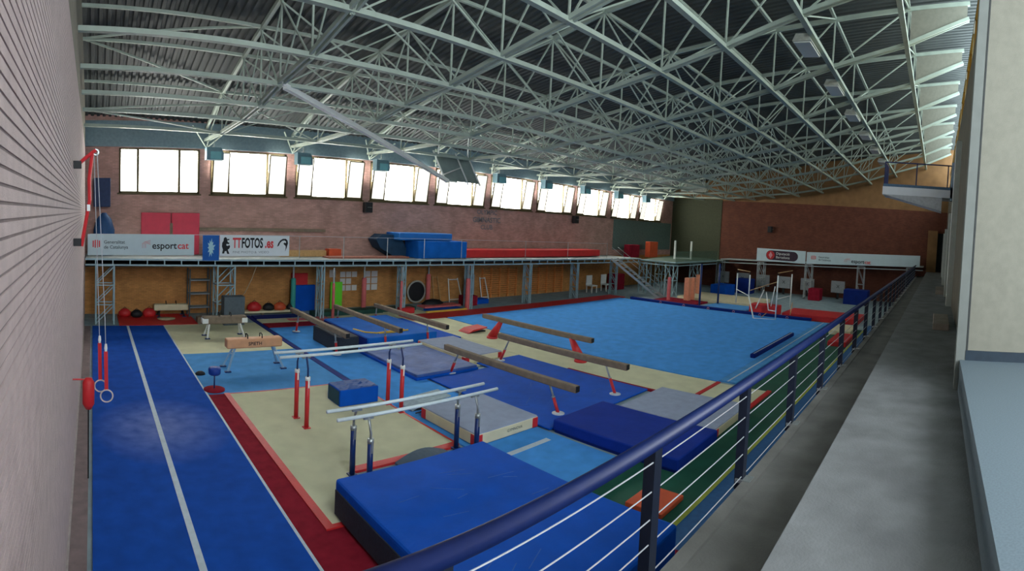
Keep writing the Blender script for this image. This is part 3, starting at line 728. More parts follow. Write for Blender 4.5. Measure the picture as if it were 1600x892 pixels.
MB().box(-.2, 4.5, yb, yb + .02, 3.08, 4.0).build('cloth', banner_w, r)
gencat(r, 0, 0, 4.7, .92, yb, (1, 0, 0), (-.2, yb - .0, 3.08))
r = thing('banner', 'small blue upright banner with a white splash figure', 'banner', (5.25, yb, 2.9), 'platform rail banners')
MB().box(4.87, 5.62, yb - .1, yb - .08, 2.86, 3.98).build('cloth', banner_b, r)
rnd = random.Random(2); poly = []
for k in range(22):
    a = 2 * PI * k / 22; rr = (1.0 if k % 2 else .55) * rnd.uniform(.8, 1.1)
    poly.append((math.cos(a) * .19 * rr, math.sin(a) * .42 * rr))
MB().prism(poly, (5.25, yb - .11, 3.43), (1, 0, 0), (0, 0, 1), (0, .008, 0)).build('splash_figure', mat('pale_aqua_ink', (170, 214, 226), .7, 0, 0), r)
r = thing('banner', 'white banner reading TTFOTOS.es with two black figures', 'banner', (7.35, yb, 3.05), 'platform rail banners')
MB().box(5.68, 9.0, yb, yb + .02, 3.05, 4.0).build('cloth', mat('white_banner', (224, 232, 236), .7, 0, .02, 3), r)
o = (5.68, yb - .012, 3.05)
MB().text('TT', .62, (6.27, yb, 3.62), (1, 0, 0), (0, 0, 1), .012, 'LEFT', .02, .52).build('lettering', ink_r, r)
MB().text('FOTOS', .62, (6.68, yb, 3.62), (1, 0, 0), (0, 0, 1), .012, 'LEFT', .02, .52).build('lettering', ink_k, r)
MB().text('.es', .62, (7.80, yb, 3.62), (1, 0, 0), (0, 0, 1), .012, 'LEFT', .02, .62).build('lettering', ink_r, r)
for wx, wt in ((6.27, 'FINE PHOTO'), (7.3, '&'), (7.5, 'VIDEO')):
    MB().text(wt, .15, (wx, yb, 3.22), (1, 0, 0), (0, 0, 1), .012, 'LEFT', 0, 1.15).build('small_lettering', ink_lg, r)
# crouching photographer and bending figure, flat silhouettes printed on the cloth
crouch = [(.10, .12), (.14, .3), (.09, .45), (.10, .62), (.16, .72), (.17, .84), (.24, .9), (.31, .86), (.32, .8), (.42, .82), (.43, .76), (.33, .74), (.36, .66), (.44, .62), (.40, .56), (.30, .58), (.29, .5), (.36, .48), (.44, .52), (.47, .44), (.42, .34), (.36, .3), (.42, .16), (.44, .1), (.34, .1), (.30, .24), (.22, .22), (.20, .12)]
MB().prism(crouch, o, (1, 0, 0), (0, 0, .95), (0, .008, 0)).build('crouching_silhouette', ink_k, r)
bend = [(0, .45), (.05, .62), (.15, .76), (.28, .84), (.42, .84), (.5, .76), (.53, .62), (.50, .52), (.47, .40), (.44, .32), (.40, .22), (.42, .36), (.42, .48), (.36, .54), (.30, .60), (.36, .66), (.42, .62), (.44, .7), (.36, .76), (.24, .74), (.14, .64), (.08, .5)]
MB().prism(bend, (8.4, yb - .012, 3.05), (1, 0, 0), (0, 0, .95), (0, .008, 0)).build('bending_silhouette', ink_k, r)
# things on the platform
r = thing('wall_mat', 'pair of red mats leaning on the brick wall behind the left banner', 'mat', (3.8, 25.8, 2.94))
box1('panel', mat('pinkish_red_vinyl', (206, 60, 82), .6, 0, .08, 3), (2.35, 3.78, 25.8, 25.95, 2.93, 4.95), r, .03)
box1('panel', MATS['pinkish_red_vinyl'], (3.82, 5.2, 25.8, 25.95, 2.93, 4.95), r, .03)
box1('strap', suede, (3.74, 3.88, 25.78, 25.8, 3.3, 4.45), r)
r = thing('crash_mat', 'thick blue crash mat lying on the platform, lower of two', 'crash mat', (18.2, 24.8, 2.85), 'blue crash mats on the platform')
box1('cover', vin_lb, (16.6, 20.0, 23.9, 25.3, 2.84, 3.78), r, .05)
r = thing('crash_mat', 'thick blue crash mat with dark end lying on top of the other', 'crash mat', (16.8, 24.9, 3.8), 'blue crash mats on the platform')
box1('cover', mat('mid_blue_vinyl', (24, 110, 190), .5, 0, .1, 2), (15.6, 19.2, 24.3, 25.7, 3.80, 4.2), r, .05)
r = thing('covered_stack', 'dark blue covered stack left of the crash mats on the platform', 'mat stack', (15.5, 25, 2.85))
MB().prism([(0, .95), (.4, 1.25), (1.5, 1.2), (1.95, .5), (1.95, .02), (1.2, .02), (.3, .5)], (14.5, 24.9, 2.84), (1, 0, 0), (0, 0, 1), (0, .9, 0)).build('cover', mat('petrol_cover', (22, 60, 90), .6, 0, .2, 3), r)
tag(box1('red_mat', vin_r, (20.1, 33.4, 24.2, 25.6, 2.82, 3.3), None, .05), 'long red mat lying on the platform towards the corner', 'mat')
tag(box1('wooden_bench', woodl, (9.1, 11.6, 24.9, 25.3, 2.89, 3.2), None, .02), 'pale wooden bench on the platform right of the photo banner', 'bench')
tag(box1('red_block', vin_o, (11.7, 12.4, 24.8, 25.3, 2.87, 3.28), None, .03), 'small orange red block at the end of the wooden bench', 'block')
tag(box1('flat_board', mat('brown_board', (150, 96, 84), .7), (11.3, 16.0, 23.9, 24.7, 2.86, 2.95), None, .01), 'flat brown board along the platform edge', 'board')
tag(box1('dark_shelf', suede, (5.2, 11.9, 25.75, 25.95, 4.1, 4.25)), 'long brown shelf board on the brick wall behind the photo banner', 'shelf')
# speaker by the left wall and rolled mat
r = thing('loudspeaker', 'dark blue loudspeaker hung in the left corner of the window wall', 'loudspeaker', (.4, 25.5, 5.3))
MB().rbox(.05, .85, 25.2, 25.8, 5.2, 6.55, .04).build('cabinet', mat('navy_mesh', (36, 54, 90), .7), r)
MB().box(.3, .6, 25.78, 25.98, 5.7, 6.0).build('bracket', black, r)
r = tag(MB().lathe((.55, 25.3, 2.93), [(.5, 0), (.5, 1.2), (.35, 1.7), (.1, 2.0)], 20, 1, .8).build('rolled_mat', mat('petrol_roll', (20, 66, 112), .6), None, True), 'dark blue rolled mat standing in the left corner of the platform', 'rolled mat')
def speaker(label, x, z, first=[None]):
    if first[0] is None:
        r = thing('loudspeaker', label, 'loudspeaker', (x, 25.8, z), 'small black wall speakers')
        MB().rbox(x - .22, x + .22, 25.55, 25.9, z - .28, z + .28, .03).build('cabinet', black, r)
        MB().lathe((x, 25.5, z), [(.12, 0), (.12, .01)], 12).build('bracket', galv, r)
        first[0] = r; return r
    return clone(first[0], label, (x, 25.8, z))
speaker('small black loudspeaker on the wall below the third and fourth windows', 14.38, 5.5)
speaker('small black loudspeaker on the wall below the seventh and eighth windows', 32.1, 5.5)
speaker('small black loudspeaker high on the dark red back wall', 47.6, 5.6).location = (47.75, 15.6, 5.8)
r = thing('wall_lettering', 'grey raised letters of the club name below the window piers', 'sign', (23.3, 25.95, 4.6))
letm = mat('letter_grey', (120, 122, 128), .5)
for w_, z_, s_ in (('OLYMPIC', 5.58, .42), ('GIMNASTIC', 5.08, .46), ('CLUB', 4.62, .42)):
    MB().text(w_, s_, (23.3, 26.0, z_), (1, 0, 0), (0, 0, 1), .03, bold=.01).build('lettering', letm, r)
# floodlights at the piers
fl = None
for k, x in enumerate((5.7, 10.25, 14.75, 23.4, 27.9, 32.3, 36.8, 41.2)):
    lab = 'grey floodlight hanging at the %s window pier' % ['first', 'second', 'third', 'fifth', 'sixth', 'seventh', 'eighth', 'ninth'][k]
    if fl is None:
        fl = thing('floodlight', lab, 'floodlight', (x, 25, 7.4), 'floodlights over the window piers')
        MB().prism([(-.4, -.28), (.42, -.28), (.42, .02), (.3, .3), (-.4, .3)], (x, 24.85, 7.75), (1, 0, 0), (0, 0, 1), (0, .45, 0)).build('housing', flood, fl)
        box1('glass', floodg, (x - .22, x + .3, 24.83, 24.86, 7.5, 7.85), fl)
        MB().bar((x, 25.1, 8.0), (x, 25.1, 8.35), .05).bar((x, 25.1, 8.1), (x, 25.98, 8.1), .05).build('bracket', galv, fl)
    else: clone(fl, lab, (x, 25, 7.4))
# ================================================================= UNDER THE PLATFORM
r = thing('wall_bars', 'orange wooden wall bars, left set under the platform', 'wall bars', (24.6, 25.9, 0), 'wooden wall bars')
def wbars(r, x0, x1):
    n = 4
    for k in range(n + 1):
        x = x0 + (x1 - x0) * k / n; MB().box(x - .04, x + .04, 25.86, 25.98, .03, 1.98).build('upright', woodo, r)
    for k in range(12):
        MB().tube([(x0, 25.84, 0.3 + .14 * k), (x1, 25.84, 0.3 + .14 * k)], .028, 6).build('rung', woodo, r)
wbars(r, 23.1, 26.2)
r = thing('wall_bars', 'orange wooden wall bars, right set under the platform', 'wall bars', (29.3, 25.9, 0), 'wooden wall bars'); wbars(r, 27.6, 31.1)
tag(box1('upright_mat', lime, (12.3, 12.98, 25.7, 25.8, 0.0, 1.45), None, .01), 'lime green mat standing against the ochre wall', 'mat')
tag(box1('upright_mat', vin_b, (10.05, 11.35, 25.6, 25.8, 0.0, 1.35), None, .03), 'dark blue padded mat standing against the wall under the platform', 'mat')
tag(box1('upright_mat', vin_r, (10.1, 11.0, 25.82, 25.95, .9, 1.95), None, .02), 'red mat showing above the dark blue padded mat', 'mat')
pads = [(9.95, 25.2, teal, 'teal padded post cover left of the blue padded mat'), (11.15, 23.0, coral, 'slim coral padding on the third platform column'),
        (13.75, 24.7, coral, 'coral padded post between the notice sheets'), (15.0, 23.0, coral, 'slim coral padding on the fourth platform column'),
        (18.5, 25.5, coral, 'coral padded post right of the round trampoline'), (19.4, 22.95, coral, 'coral padding on the fifth platform column')]
for x, y, m, lab in pads:
    r = thing('padded_post', lab, 'post padding', (x, y, 0), 'padded posts under the platform')
    q = .07 if 'slim' in lab else .13
    MB().lathe((x, y, 0), [(q * .8, 0), (q, .05), (q, 1.7), (q * .8, 1.78)], 14).build('padding', m, r, True)
    MB().tube([(x, y, 1.78), (x, y, ZP(x) - .1 if y > 24 else 2.5)], .05, 8).build('post', galv, r)
k = 0
PX = [12.42, 12.75][0:1] + []
sheets = [(12.5, 1.88, .36, .4)]
for c in range(3):
    for q in range(3): sheets.append((13.12 + c * .36, 1.82 - .37 * q, .31, .30))
for c in range(2):
    for q in range(3): sheets.append((14.65 + c * .46, 1.82 - .37 * q, .38, .32))
for n_, (x, z, w, h) in enumerate(sheets):
    lab = ('white notice sheet pinned above the lime green mat' if n_ == 0 else
           'white notice sheet, %s row and %s column of the %s block' % (['top', 'middle', 'bottom'][(n_ - 1) % 3], ORD[((n_ - 1) // 3) % 3 if n_ < 10 else (n_ - 10) // 3], 'left' if n_ < 10 else 'right'))
    if n_ in (8,): continue
    tag(box1('notice_sheet', paper, (x - w / 2, x + w / 2, 25.975, 25.995, z - h / 2, z + h / 2)), lab, 'paper', 'notice sheets on the ochre wall')
r = thing('mini_trampoline', 'round black mini trampoline leaning on the ochre wall', 'trampoline', (17.85, 25.7, .02))
MB().torus((17.85, 25.75, 1.0 - .27), .62, .055, 'y', 32, 8).build('rim', mat('rim_grey', (170, 170, 160), .5), r, True)
MB().lathe((0, 0, 0), [(.58, 0), (.58, .02)], 32).build('bed', black, r)
b_ = kids(r)[-1]; b_.rotation_euler = (PI / 2, 0, 0); b_.location = Vector((17.85, 25.78, .73)) - Vector(r.location)
for v in b_.data.vertices: v.co = v.co + Vector(r.location)
tag(MB().lathe((18.5, 25.0, 0.0), [(.6, 0), (.62, .15), (.4, .32), (.1, .38)], 18, 1.2, .6).build('bag_heap', black, None, True), 'low black heap of bags below the round trampoline', 'bag')
def aframe(label, x, w, z1, m):
    r = thing('trestle_frame', label, 'frame', (x, 25.6, 0), 'frames leaning on the ochre wall')
    for s in (-1, 1): MB().bar((x + s * w / 2, 25.45, .02), (x + s * w * .36, 25.85, z1), .05).build('leg', m, r)
    for t in (.12, .95): MB().bar((x - w / 2 * (1 - .28 * t), 25.45 + .4 * t, z1 * t), (x + w / 2 * (1 - .28 * t), 25.45 + .4 * t, z1 * t), .045).build('crossbar', m, r)
aframe('narrow wooden trestle frame leaning left of the white frame', 19.2, .5, 1.6, woodl)
aframe('white metal frame leaning on the wall beside the grey panel', 20.6, 1.0, 1.42, white)
aframe('white trestle frame leaning right of the fifth platform column', 23.0, .6, 1.42, white)
tag(box1('upright_board', greyp, (21.45, 22.25, 25.7, 25.8, .0, 1.62), None, .02), 'grey upright panel beside the white leaning frame', 'panel')
# equipment bags and helmets along the wall
bags = [(1.55, 25.2, .28, vin_r, 'red ball bag in the left corner under the platform'), (2.1, 25.0, .26, black, 'black bag between the two red bags on the left'),
        (2.7, 25.1, .3, vin_r, 'red bag right of the black bag on the left'),
        (7.9, 25.2, .34, vin_r, 'round red bag under the hanging rope'), (8.65, 25.2, .28, black, 'black bag with pale top beside the round red bag'),
        (9.25, 25.2, .3, vin_o, 'orange red bag in the middle of the bag row'), (9.85, 25.25, .22, black, 'small black bag before the last red bag')]
for x, y, s, m, lab in bags:
    r = thing('sports_bag', lab, 'bag', (x, y, 0), 'sports bags along the wall')
    base = .18 if x > 5 else .04
    MB().lathe((x, y, base), [(s * .7, 0), (s, s * .35), (s * .95, s * .8), (s * .5, s * 1.25), (.04, s * 1.35)], 16, 1.1, .8).build('body', m, r, True)
    MB().tube([(x - s * .5, y, base + s * 1.1), (x, y, base + s * 1.6), (x + s * .5, y, base + s * 1.1)], .015, 6).build('handle', black, r)
r = thing('low_bench', 'long low cream bench under the bags and rope', 'bench', (8.6, 25.2, 0))
box1('seat', vin_c, (6.4, 10.2, 24.95, 25.5, .1, .2), r, .02)
for x in (6.7, 8.3, 9.9): box1('leg', suede, (x - .05, x + .05, 25.0, 25.45, 0, .12), r)
tag(MB().tube([(7.57, 23.85, 2.6), (7.4, 24.1, 1.9), (7.2, 24.5, 1.2), (6.85, 24.8, .7), (6.5, 24.85, .62), (6.2, 24.8, .8)], .02, 6).build('hanging_rope', rope_m, None), 'pale rope hanging from the platform edge beside the lattice column', 'rope')
r = thing('ladder_frame', 'grey open shelf frame behind the second lattice column', 'shelf frame', (5.3, 25, 0))
for x in (4.6, 5.6):
    for y in (24.9, 25.5): MB().bar((x, y, 0), (x, y, 2.3), .06).build('post', mat('dark_steel', (70, 84, 88), .6), r)
for z in (.45, 1.1, 1.75): MB().box(4.6, 5.6, 24.9, 25.5, z, z + .04).build('shelf', greyp, r)
tag(box1('low_bench', suede, (4.7, 6.4, 23.4, 23.8, 0.0, .3), None, .02), 'brown low bench before the shelf frame behind the brown horse', 'bench')
tag(box1('grey_cabinet', mat('cabinet_grey', (84, 96, 104), .6), (5.75, 6.7, 22.75, 23.3, .03, 1.3), None, .02), 'grey cabinet standing in front of the second lattice column', 'cabinet')
tag(MB().lathe((3.4, 24.2, .04), [(.3, 0), (.42, .06), (.42, .1), (.1, .12)], 20, 1, .6).build('round_board', mat('pale_disc', (160, 150, 120), .7), None, True), 'pale round balance board on the red mat', 'board')
tag(box1('dark_green_tarp', dgreen, (10.6, 16.6, 23.9, 24.6, .0, .22), None, .04), 'dark green covered pad behind the back beams', 'pad')
tag(box1('floor_mat', c_cream, (11.2, 14.4, 22.7, 23.7, 0, .05)), 'cream mat with faint red patch behind the raised crash mat', 'floor mat')
tag(box1('floor_mat', coral, (10.6, 11.1, 22.65, 23.8, 0, .045)), 'narrow coral mat beside the third platform column', 'floor mat')
tag(box1('floor_mat', vin_b, (17.0, 19.3, 23.1, 23.8, 0, .1), None, .02), 'small navy mat with yellow edge under the platform', 'floor mat')
tag(box1('wooden_plank', yellow, (16.6, 19.4, 22.85, 23.0, .0, .12)), 'long yellow plank in front of the small navy mat', 'plank')
tag(box1('floor_mat', coral, (17.4, 20.0, 24.2, 25.0, 0, .1), None, .02), 'pink and cream mat below the trampoline', 'floor mat')
tag(box1('red_box', c_red, (20.1, 21.0, 23.9, 24.6, 0, .6), None, .03), 'dark red box between the fifth platform column and the wall', 'box')
tag(box1('red_pad', vin_r, (15.1, 15.9, 23.0, 23.5, .05, .35), None, .06), 'small bright red pad at the far end of the cream runway', 'pad')
tag(box1('blue_pad', vin_b, (21.0, 22.2, 24.2, 24.9, 0, .3), None, .06), 'deep blue pad on the grey floor under the platform', 'pad')
for k, x in enumerate((33.0, 34.9)):
    r = thing('white_chair', 'white plastic chair, %s of the pair under the platform' % ['left', 'right'][k], 'chair', (x, 24.5, 0), 'white plastic chairs')
    box1('seat', white, (x - .35, x + .35, 24.2, 24.8, .5, .58), r, .02)
    box1('backrest', white, (x - .35, x + .35, 24.75, 24.82, .55, 1.3), r, .02)
    for sx in (-.3, .3):
        for sy in (24.25, 24.75): box1('leg', white, (x + sx - .03, x + sx + .03, sy - .03, sy + .03, 0, .5), r)
tag(box1('red_barrel_box', c_red, (36.0, 37.4, 24.4, 25.2, 0, 1.3), None, .06), 'dark red padded block right of the white chairs', 'block')
# stairs down from the platform
r = thing('steel_stairs', 'steel open stairs leaning from the platform down to the floor', 'stairs', (34.5, 20.5, 0))
for s in (-.4, .4):
    MB().bar((33.2 + s, 22.7, 2.75), (34.9 + s, 19.4, .02), .06, .16).build('stringer', galv, r)
    MB().tube([(33.2 + s, 22.7, 3.6), (34.9 + s, 19.4, .95)], .02, 6).build('handrail', galv, r)
    MB().tube([(34.9 + s, 19.4, .0), (34.9 + s, 19.4, .95)], .02, 6).build('rail_post', galv, r)
for k in range(11):
    t = (k + .5) / 11; x, y, z = 33.2 + 1.7 * t, 22.7 - 3.3 * t, 2.75 * (1 - t)
    MB().box(x - .38, x + .38, y - .13, y + .13, z - .02, z + .02).build('tread', galv, r)
# corner platform
r = thing('corner_platform', 'wider corner platform where the two steel galleries meet', 'platform', (41, 22, 0))
MB().prism([(0, 0), (0, 3.2), (11, 6.3), (11, 0)], (36.9, 19.5, 2.5), (1, 0, 0), (0, 1, 0), (0, 0, .12)).build('deck', mat('green_deck', (84, 106, 92), .8), r)
for a, b in (((36.9, 22.8), (36.9, 19.5)), ((36.9, 19.5), (45.0, 19.5))):
    for z in (2.62, 2.36): MB().bar((a[0], a[1], z), (b[0], b[1], z), .07, .07).build('edge_chord', steel_pl, r)
for x, y in ((37.2, 19.6), (37.2, 22.0), (41.5, 19.6), (41.5, 23.0)): tower(x, y, .7, .7, 2.4, r, steel_pl, 'support_column', 2)
MB().box(37, 45, 19.5, 19.53, 2.65, 3.5).build('net_panel', netm, r)
tag(box1('orange_crate', vin_o, (41.2, 42.6, 24.4, 24.9, 2.62, 4.0), None, .03), 'tall orange block standing on the corner platform', 'block')
tag(box1('red_case', c_red, (38.2, 39.8, 24.6, 25.2, 2.62, 3.7), None, .05), 'dark red case beside the orange block on the corner platform', 'case')
r = thing('white_goal_frame', 'pair of white uprights standing on the corner platform', 'frame', (42.6, 21.8, 2.62))
for x, y in ((42.0, 22.3), (43.4, 21.4)): MB().box(x - .07, x + .07, y - .07, y + .07, 2.62, 4.25).build('upright', white, r)
MB().bar((42.0, 22.3, 2.7), (43.4, 21.4, 2.7), .1).build('base', white, r)
for x, y, m, lab, w in ((33.9, 18.3, coral, 'slim pink padded post before the stairs', .1), (34.9, 17.3, peach, 'leaning peach padded post left at the corner platform', .2),
                     (35.6, 17.2, peach, 'slim peach padded post beside the wider one', .12), (38.6, 18.2, peach, 'peach padded post right under the corner platform', .18)):
    r = thing('padded_post', lab, 'post padding', (x, y, 0), 'padded posts at the corner')
    MB().rbox(x - w, x + w, y - w, y + w, 0, 1.75, .04).build('padding', m, r)
for x, y, lab in ((33.1, 15.45, 'dark slim pole left of the blue exercise floor end'), (35.1, 14.95, 'dark slim pole between corner platform and uneven bars')):
    r = thing('high_bar_post', lab, 'pole', (x, y, 0), 'dark poles of the high bar')
    MB().tube([(x, y, .02), (x, y, 2.95)], .07, 10).build('post', bluep, r, True)
    MB().lathe((x, y, 0), [(.16, 0), (.16, .04)], 14).build('foot', galv, r)
# back platform with slightly rising line
def ZB(y): return 2.62 + (19.5 - y) * .034
r = thing('steel_platform', 'dark steel platform along the back wall behind the uneven bars', 'platform', (47, 10, 0))
MB().add([(45.6, 19.4, ZB(19.4) + .2), (45.6, 1.2, ZB(1.2) + .2), (47.95, 1.2, ZB(1.2) + .2), (47.95, 19.4, ZB(19.4) + .2),
          (45.6, 19.4, ZB(19.4) + .12), (45.6, 1.2, ZB(1.2) + .12), (47.95, 1.2, ZB(1.2) + .12), (47.95, 19.4, ZB(19.4) + .12)],
         [(0, 1, 2, 3), (4, 7, 6, 5), (0, 4, 5, 1), (1, 5, 6, 2), (2, 6, 7, 3), (3, 7, 4, 0)]).build('deck', MATS['platform_deck'], r)
for dz in (.16, -.12): MB().bar((45.6, 19.4, ZB(19.4) + dz), (45.6, 1.2, ZB(1.2) + dz), .07, .08).build('edge_chord', galv, r)
for y in (19.2, 15.2, 10.8, 6.2, 2.0): tower(45.9, y, .5, .6, ZB(y), r, galv, 'support_column', 2)
r = thing('banner', 'white banner with a dark pill sign and red disc on the back platform', 'banner', (45.4, 13.5, 3), 'back platform banners')
mb = MB(); mb.box(45.53, 45.56, 11.4, 15.9, 2.95, 4.05); mb.build('cloth', banner_w, r)
o = Vector((45.52, 15.9, 2.95)); ux = (0, -1, 0)
pill = [(1.3 + .42 * math.cos(a), .55 + .42 * math.sin(a)) for a in [PI / 2 + PI * k / 10 for k in range(11)]] + [(3.4 + .42 * math.cos(a), .55 + .42 * math.sin(a)) for a in [-PI / 2 + PI * k / 10 for k in range(11)]]
MB().prism(pill, o, ux, (0, 0, 1), (.008, 0, 0)).build('dark_pill', mat('plum_ink', (52, 34, 52), .6), r)
MB().prism([(1.3 + .38 * math.cos(2 * PI * k / 24), .55 + .38 * math.sin(2 * PI * k / 24)) for k in range(24)], o - Vector((.01, 0, 0)), ux, (0, 0, 1), (.008, 0, 0)).build('red_disc', vin_r, r)
MB().prism([(1.3, .85), (1.48, .55), (1.3, .25), (1.12, .55)], o - Vector((.02, 0, 0)), ux, (0, 0, 1), (.008, 0, 0)).build('white_diamond', ink_p, r)
MB().text('Diputació', .32, o + Vector((-.01, -1.8, .72)), ux, (0, 0, 1), .01, 'LEFT').build('lettering', white, r)
MB().text('Barcelona', .32, o + Vector((-.01, -1.8, .40)), ux, (0, 0, 1), .01, 'LEFT').build('lettering', white, r)
r = thing('banner', 'long pale banner with small lettering nearest the gallery railing', 'banner', (45.4, 6, 3), 'back platform banners')
mb = MB(); mb.add([(45.53, 11.3, 2.98), (45.53, 1.5, 3.4), (45.53, 1.5, 4.35), (45.53, 11.3, 4.0), (45.56, 11.3, 2.98), (45.56, 1.5, 3.4), (45.56, 1.5, 4.35), (45.56, 11.3, 4.0)],
                  [(0, 1, 2, 3), (7, 6, 5, 4), (0, 4, 5, 1), (1, 5, 6, 2), (2, 6, 7, 3), (3, 7, 4, 0)])
mb.build('cloth', banner_w, r)
gencat(r, 0, 0, 6.4, .95, 0, (0, -1, 0), (45.52, 11.2, 3.05))
# padded boards and mats in the dark bay below it
bays = [(19.6, 'white'), (17.6, 'white'), (15.6, 'grey'), (13.6, 'white'), (11.4, 'white'), (8.6, 'white')]
for k, (y, c) in enumerate(bays):
    r = thing('padded_board', 'white padded board with a dark emblem under the back platform, %s from the corner' % ORD[k], 'padded board', (46.8, y, 0), 'padded boards under the back platform')
    MB().rbox(46.8, 46.95, y - .62, y + .62, .55, 1.6, .04).build('panel', mat('bay_white', (150, 156, 160), .7), r)
    MB().text('X', .4, (46.8, y, 1.1), (0, -1, 0), (0, 0, 1), .006).build('emblem', ink_k, r)
    box1('stand', black, (46.85, 46.95, y - .1, y + .1, 0, .56), r)
mats_b = [(40.5, 42.5, 16.6, 18.0, .9, vin_b, 'blue padded block in front of the back bay by the dark pole'), (44, 45.2, 15.8, 17.2, 1.3, vin_n, 'navy mat stack under the back platform left part'),
          (43.5, 45, 5.5, 7.5, 1.2, vin_n, 'navy mat stack under the back platform right part'), (44, 45.2, 9.6, 10.6, 1.0, c_red, 'dark red stack behind the uneven bars')]
for x0, x1, y0, y1, h, m, lab in mats_b: tag(box1('mat_stack', m, (x0, x1, y0, y1, 0, h), None, .05), lab, 'mat stack')
tag(box1('red_mat', vin_r, (33.2, 34.3, 10.0, 11.9, 0, .62), None, .05), 'red mat between the legs of the uneven bars', 'mat')
tag(box1('red_mat', vin_r, (32.7, 35.6, 4.6, 9.5, 0, .35), None, .05), 'long red mat right of the uneven bars', 'mat')
tag(box1('red_mat', c_red, (32.9, 35.5, 15.9, 19.2, 0, .12), None, .03), 'low dark red mat at the foot of the stairs', 'mat')
tag(box1('cream_mat', vin_c, (35.8, 40, 12.6, 18.6, 0, .25), None, .04), 'wide cream mat in front of the corner platform', 'mat')
tag(box1('blue_mat', c_sky, (32.7, 35.6, 12.1, 15.2, 0, .12), None, .02), 'light blue mat beneath the left upright of the uneven bars', 'mat')
tag(box1('red_mat', vin_r, (25.4, 28.0, 4.1, 5.0, .012, .25), None, .04), 'small red mat on the green floor seen through the railing', 'mat')
tag(box1('cream_mat', vin_c, (28.6, 31.0, 4.4, 5.6, .012, .25), None, .04), 'cream mat behind the small red mat below the railing', 'mat')
# uneven bars
r = thing('uneven_bars', 'white uneven bars and trestle frames at the far end of the floor', 'uneven bars', (33, 11, 0))
def pipe(a, b, rr=.045, nm='post', m=white): MB().tube([a, b], rr, 8).build(nm, m, r, True)
pipe((35.8, 13.85, .25), (35.8, 13.85, 2.35)); pipe((35.8, 13.85, 2.35), (35.8, 13.85, 2.62), .03, 'inner_post', black)
pipe((30.9, 10.75, .06), (32.6, 11.75, 1.2)); pipe((32.6, 11.75, 1.2), (32.6, 11.75, 2.55))
pipe((32.6, 11.75, 2.55), (32.6, 11.75, 2.75), .03, 'inner_post', black)
pipe((35.8, 13.85, 2.62), (32.6, 11.75, 2.75), .025, 'bar', woodl)
pipe((35.8, 13.85, 1.2), (32.6, 11.75, 1.2), .03, 'brace')
pipe((31.4, 9.5, .06), (31.4, 9.5, 2.75)); pipe((31.4, 9.5, 2.75), (31.4, 9.5, 2.9), .03, 'inner_post', black)
pipe((37.5, 10.3, .05), (37.5, 10.3, 2.5)); pipe((31.4, 9.5, 2.9), (37.5, 10.3, 2.75), .025, 'bar', woodl)
pipe((31.4, 9.5, 1.3), (37.5, 10.3, .95), .03, 'brace')
pipe((30.9, 10.75, .06), (31.4, 9.5, .06), .03, 'base_rail')
pipe((32.6, 11.7, 1.55), (31.4, 9.55, 2.35), .025, 'low_bar', woodl)
pipe((33.4, 11.0, 1.6), (32.8, 11.3, .4), .035); pipe((33.0, 10.7, 1.5), (32.4, 10.3, .45), .035); pipe((33.2, 10.2, 1.9), (33.2, 10.4, .6), .035)
pipe((32.4, 10.3, .45), (31.5, 9.5, .55), .03, 'brace')
pipe((32.0, 10.3, .3), (31.6, 10.5, .06), .025, 'stay', woodl); pipe((32.9, 8.9, 1.0), (32.0, 8.75, .36), .03, 'stay', woodl)
# ================================================================= FOLDED BASKETBALL FRAME
r = thing('folding_backboard', 'folded grey basketball backboard on a long white arm under the roof', 'basketball hoop', (14, 20, 8.0))
MB().bar((5.6, 15.3, 8.78), (16.6, 21.6, 6.95), .16, .16).build('arm', white, r)
MB().bar((5.6, 15.3, 8.8), (5.5, 15.3, 9.1), .14).build('hanger', white, r)
mb = MB(); mb.prism([(0, 0), (2.3, 0), (2.3, 1.65), (0, 1.65)], (17.3, 22.6, 7.05), (1, 0, 0), (-.3, .35, .9), (0, .05, 0)); mb.build('board', board, r)
for dx in (0.0, 1.5, 2.35): MB().bar((17.2 + dx, 22.5, 6.95), (16.7 + dx, 23.1, 8.6), .07).build('board_rail', white, r)
MB().bar((16.6, 21.6, 6.95), (17.9, 22.5, 7.0), .07).bar((16.6, 21.9, 7.3), (18.2, 22.6, 7.8), .05).build('brace', white, r)
MB().bar((17.0, 23.0, 8.4), (17.0, 23.0, 9.9), .06).build('hanger', white, r)
MB().bar((19.0, 23.0, 8.5), (19.0, 23.0, 9.9), .06).build('hanger', white, r)
MB().torus((18.6, 22.3, 6.95), .22, .015, 'z', 20, 6).build('hoop', galv, r)
# strip lamps under the truss near the gallery
lf = None
for k, (x, z) in enumerate(((16.4, 11.0), (20.9, 11.0), (25.4, 11.0), (29.9, 11.0), (34.4, 11.0), (39.0, 11.0))):
    lab = 'white box lamp under the roof truss near the gallery, %s in the row' % ORD[k]
    if lf is None:
        lf = thing('ceiling_lamp', lab, 'ceiling lamp', (x, 4.5, z), 'box lamps in a row under the roof')
        MB().prism([(-.3, 0), (-.2, .22), (.2, .22), (.3, 0)], (x - .7, 4.5, z), (0, 1, 0), (0, 0, 1), (1.4, 0, 0)).build('housing', mat('lamp_housing', (190, 194, 186), .5), lf)
        box1('diffuser', fixt, (x - .65, x + .65, 4.24, 4.76, z - .04, z), lf)
        MB().bar((x - .5, 4.35, z + .2), (x - .5, 4.2, z + .3), .04).build('bracket', galv, lf)
        MB().bar((x + .5, 4.35, z + .2), (x + .5, 4.2, z + .3), .04).build('bracket', galv, lf)
    else: clone(lf, lab, (x, 4.5, z))
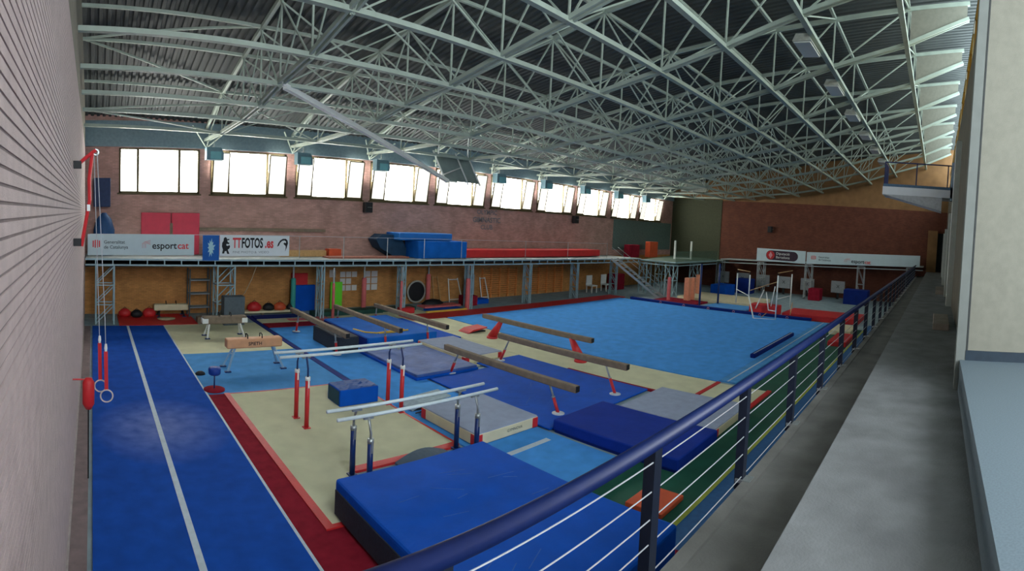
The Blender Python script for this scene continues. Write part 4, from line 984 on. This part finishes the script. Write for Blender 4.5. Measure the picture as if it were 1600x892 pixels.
# ================================================================= BALCONY ON THE GALLERY WALL
r = thing('balcony', 'small white balcony with railing jutting from the gallery wall', 'balcony', (24.5, 1.2, 7.2))
MB().box(24, 25.6, -.6, 2.68, 7.3, 7.66).build('slab', mat('white_render', (232, 236, 244), .7, 0, .03, 3), r)
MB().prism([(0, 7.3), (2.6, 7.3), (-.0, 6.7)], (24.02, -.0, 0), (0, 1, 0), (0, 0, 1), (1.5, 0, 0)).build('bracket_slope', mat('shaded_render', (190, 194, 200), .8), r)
mb = MB()
for y in (2.62, 1.2, -.2): mb.bar((24.05, y, 7.66), (24.05, y, 8.75), .05)
mb.bar((24.05, 2.62, 8.75), (24.05, -.5, 8.75), .05).bar((24.05, 2.62, 8.75), (25.6, 2.62, 8.75), .05)
mb.build('railing', navy, r)
for k in range(8): MB().bar((24.2 + k * .19, 2.62, 7.66), (24.2 + k * .19, 2.62, 8.75), .03).build('baluster', navy, r)
MB().box(24.0, 24.08, -.55, 2.66, 7.66, 7.78).build('toe_board', mat('blue_grey_board', (80, 110, 140), .6), r)
MB().box(24.0, 24.3, -.5, -.35, 7.2, 8.9).build('end_panel', mat('pale_blue_panel', (170, 190, 215), .6), r)
# ================================================================= GALLERY RAILING
r = thing('gallery_railing', 'blue tubular railing with steel wires along the spectator gallery', 'railing', (20, 1.83, 2.5))
MB().tube([(-.3, 1.82, 3.5), (45.4, 1.82, 3.5)], .055, 12).build('top_rail', navy, r, True)
x = -.45 + 1.9
xs = [1.45 + 1.86 * k for k in range(24)]
for x in xs:
    p = MB().box(x - .05, x + .05, 1.785, 1.875, 2.42, 3.47).build('post', navy_p, r)
    MB().box(x - .07, x + .07, 1.70, 1.86, 2.50, 2.535).build('base_plate', galv, p)
for z in (3.38, 3.17, 2.97, 2.79, 2.56):
    MB().tube([(-.3, 1.80, z), (45.4, 1.80, z)], .005, 6).build('wire', wire, r)
tag(box1('concrete_block', olive, (13.7, 15.8, -.40, .02, 2.95, 3.12), None, .02), 'pale concrete block on the seating tier, nearer one', 'block')
tag(box1('concrete_block', olive, (24.5, 27.0, -.42, .02, 2.95, 3.15), None, .02), 'pale concrete block on the seating tier, farther one', 'block')
tag(box1('timber_post', wood_b, (47.4, 47.9, .15, 1.0, 2.95, 6.6)), 'brown timber post at the far end of the seating tier', 'post')
r = thing('folding_backboard', 'small grey backboard folded under the roof before the dark back wall', 'basketball hoop', (38, 19, 8.2))
MB().prism([(0, 0), (2.2, 0), (2.2, 1.1), (0, 1.1)], (38, 20.0, 8.25), (0, -1, 0), (.5, 0, .7), (.05, 0, 0)).build('board', mat('pale_board', (190, 194, 182), .6), r)
for y in (18.2, 19.6): MB().bar((38.3, y, 8.6), (38.3, y, 10.3), .05).build('hanger', galv, r)
MB().bar((38, 18.9, 8.3), (40.8, 18.9, 8.5), .07).build('arm', galv, r)
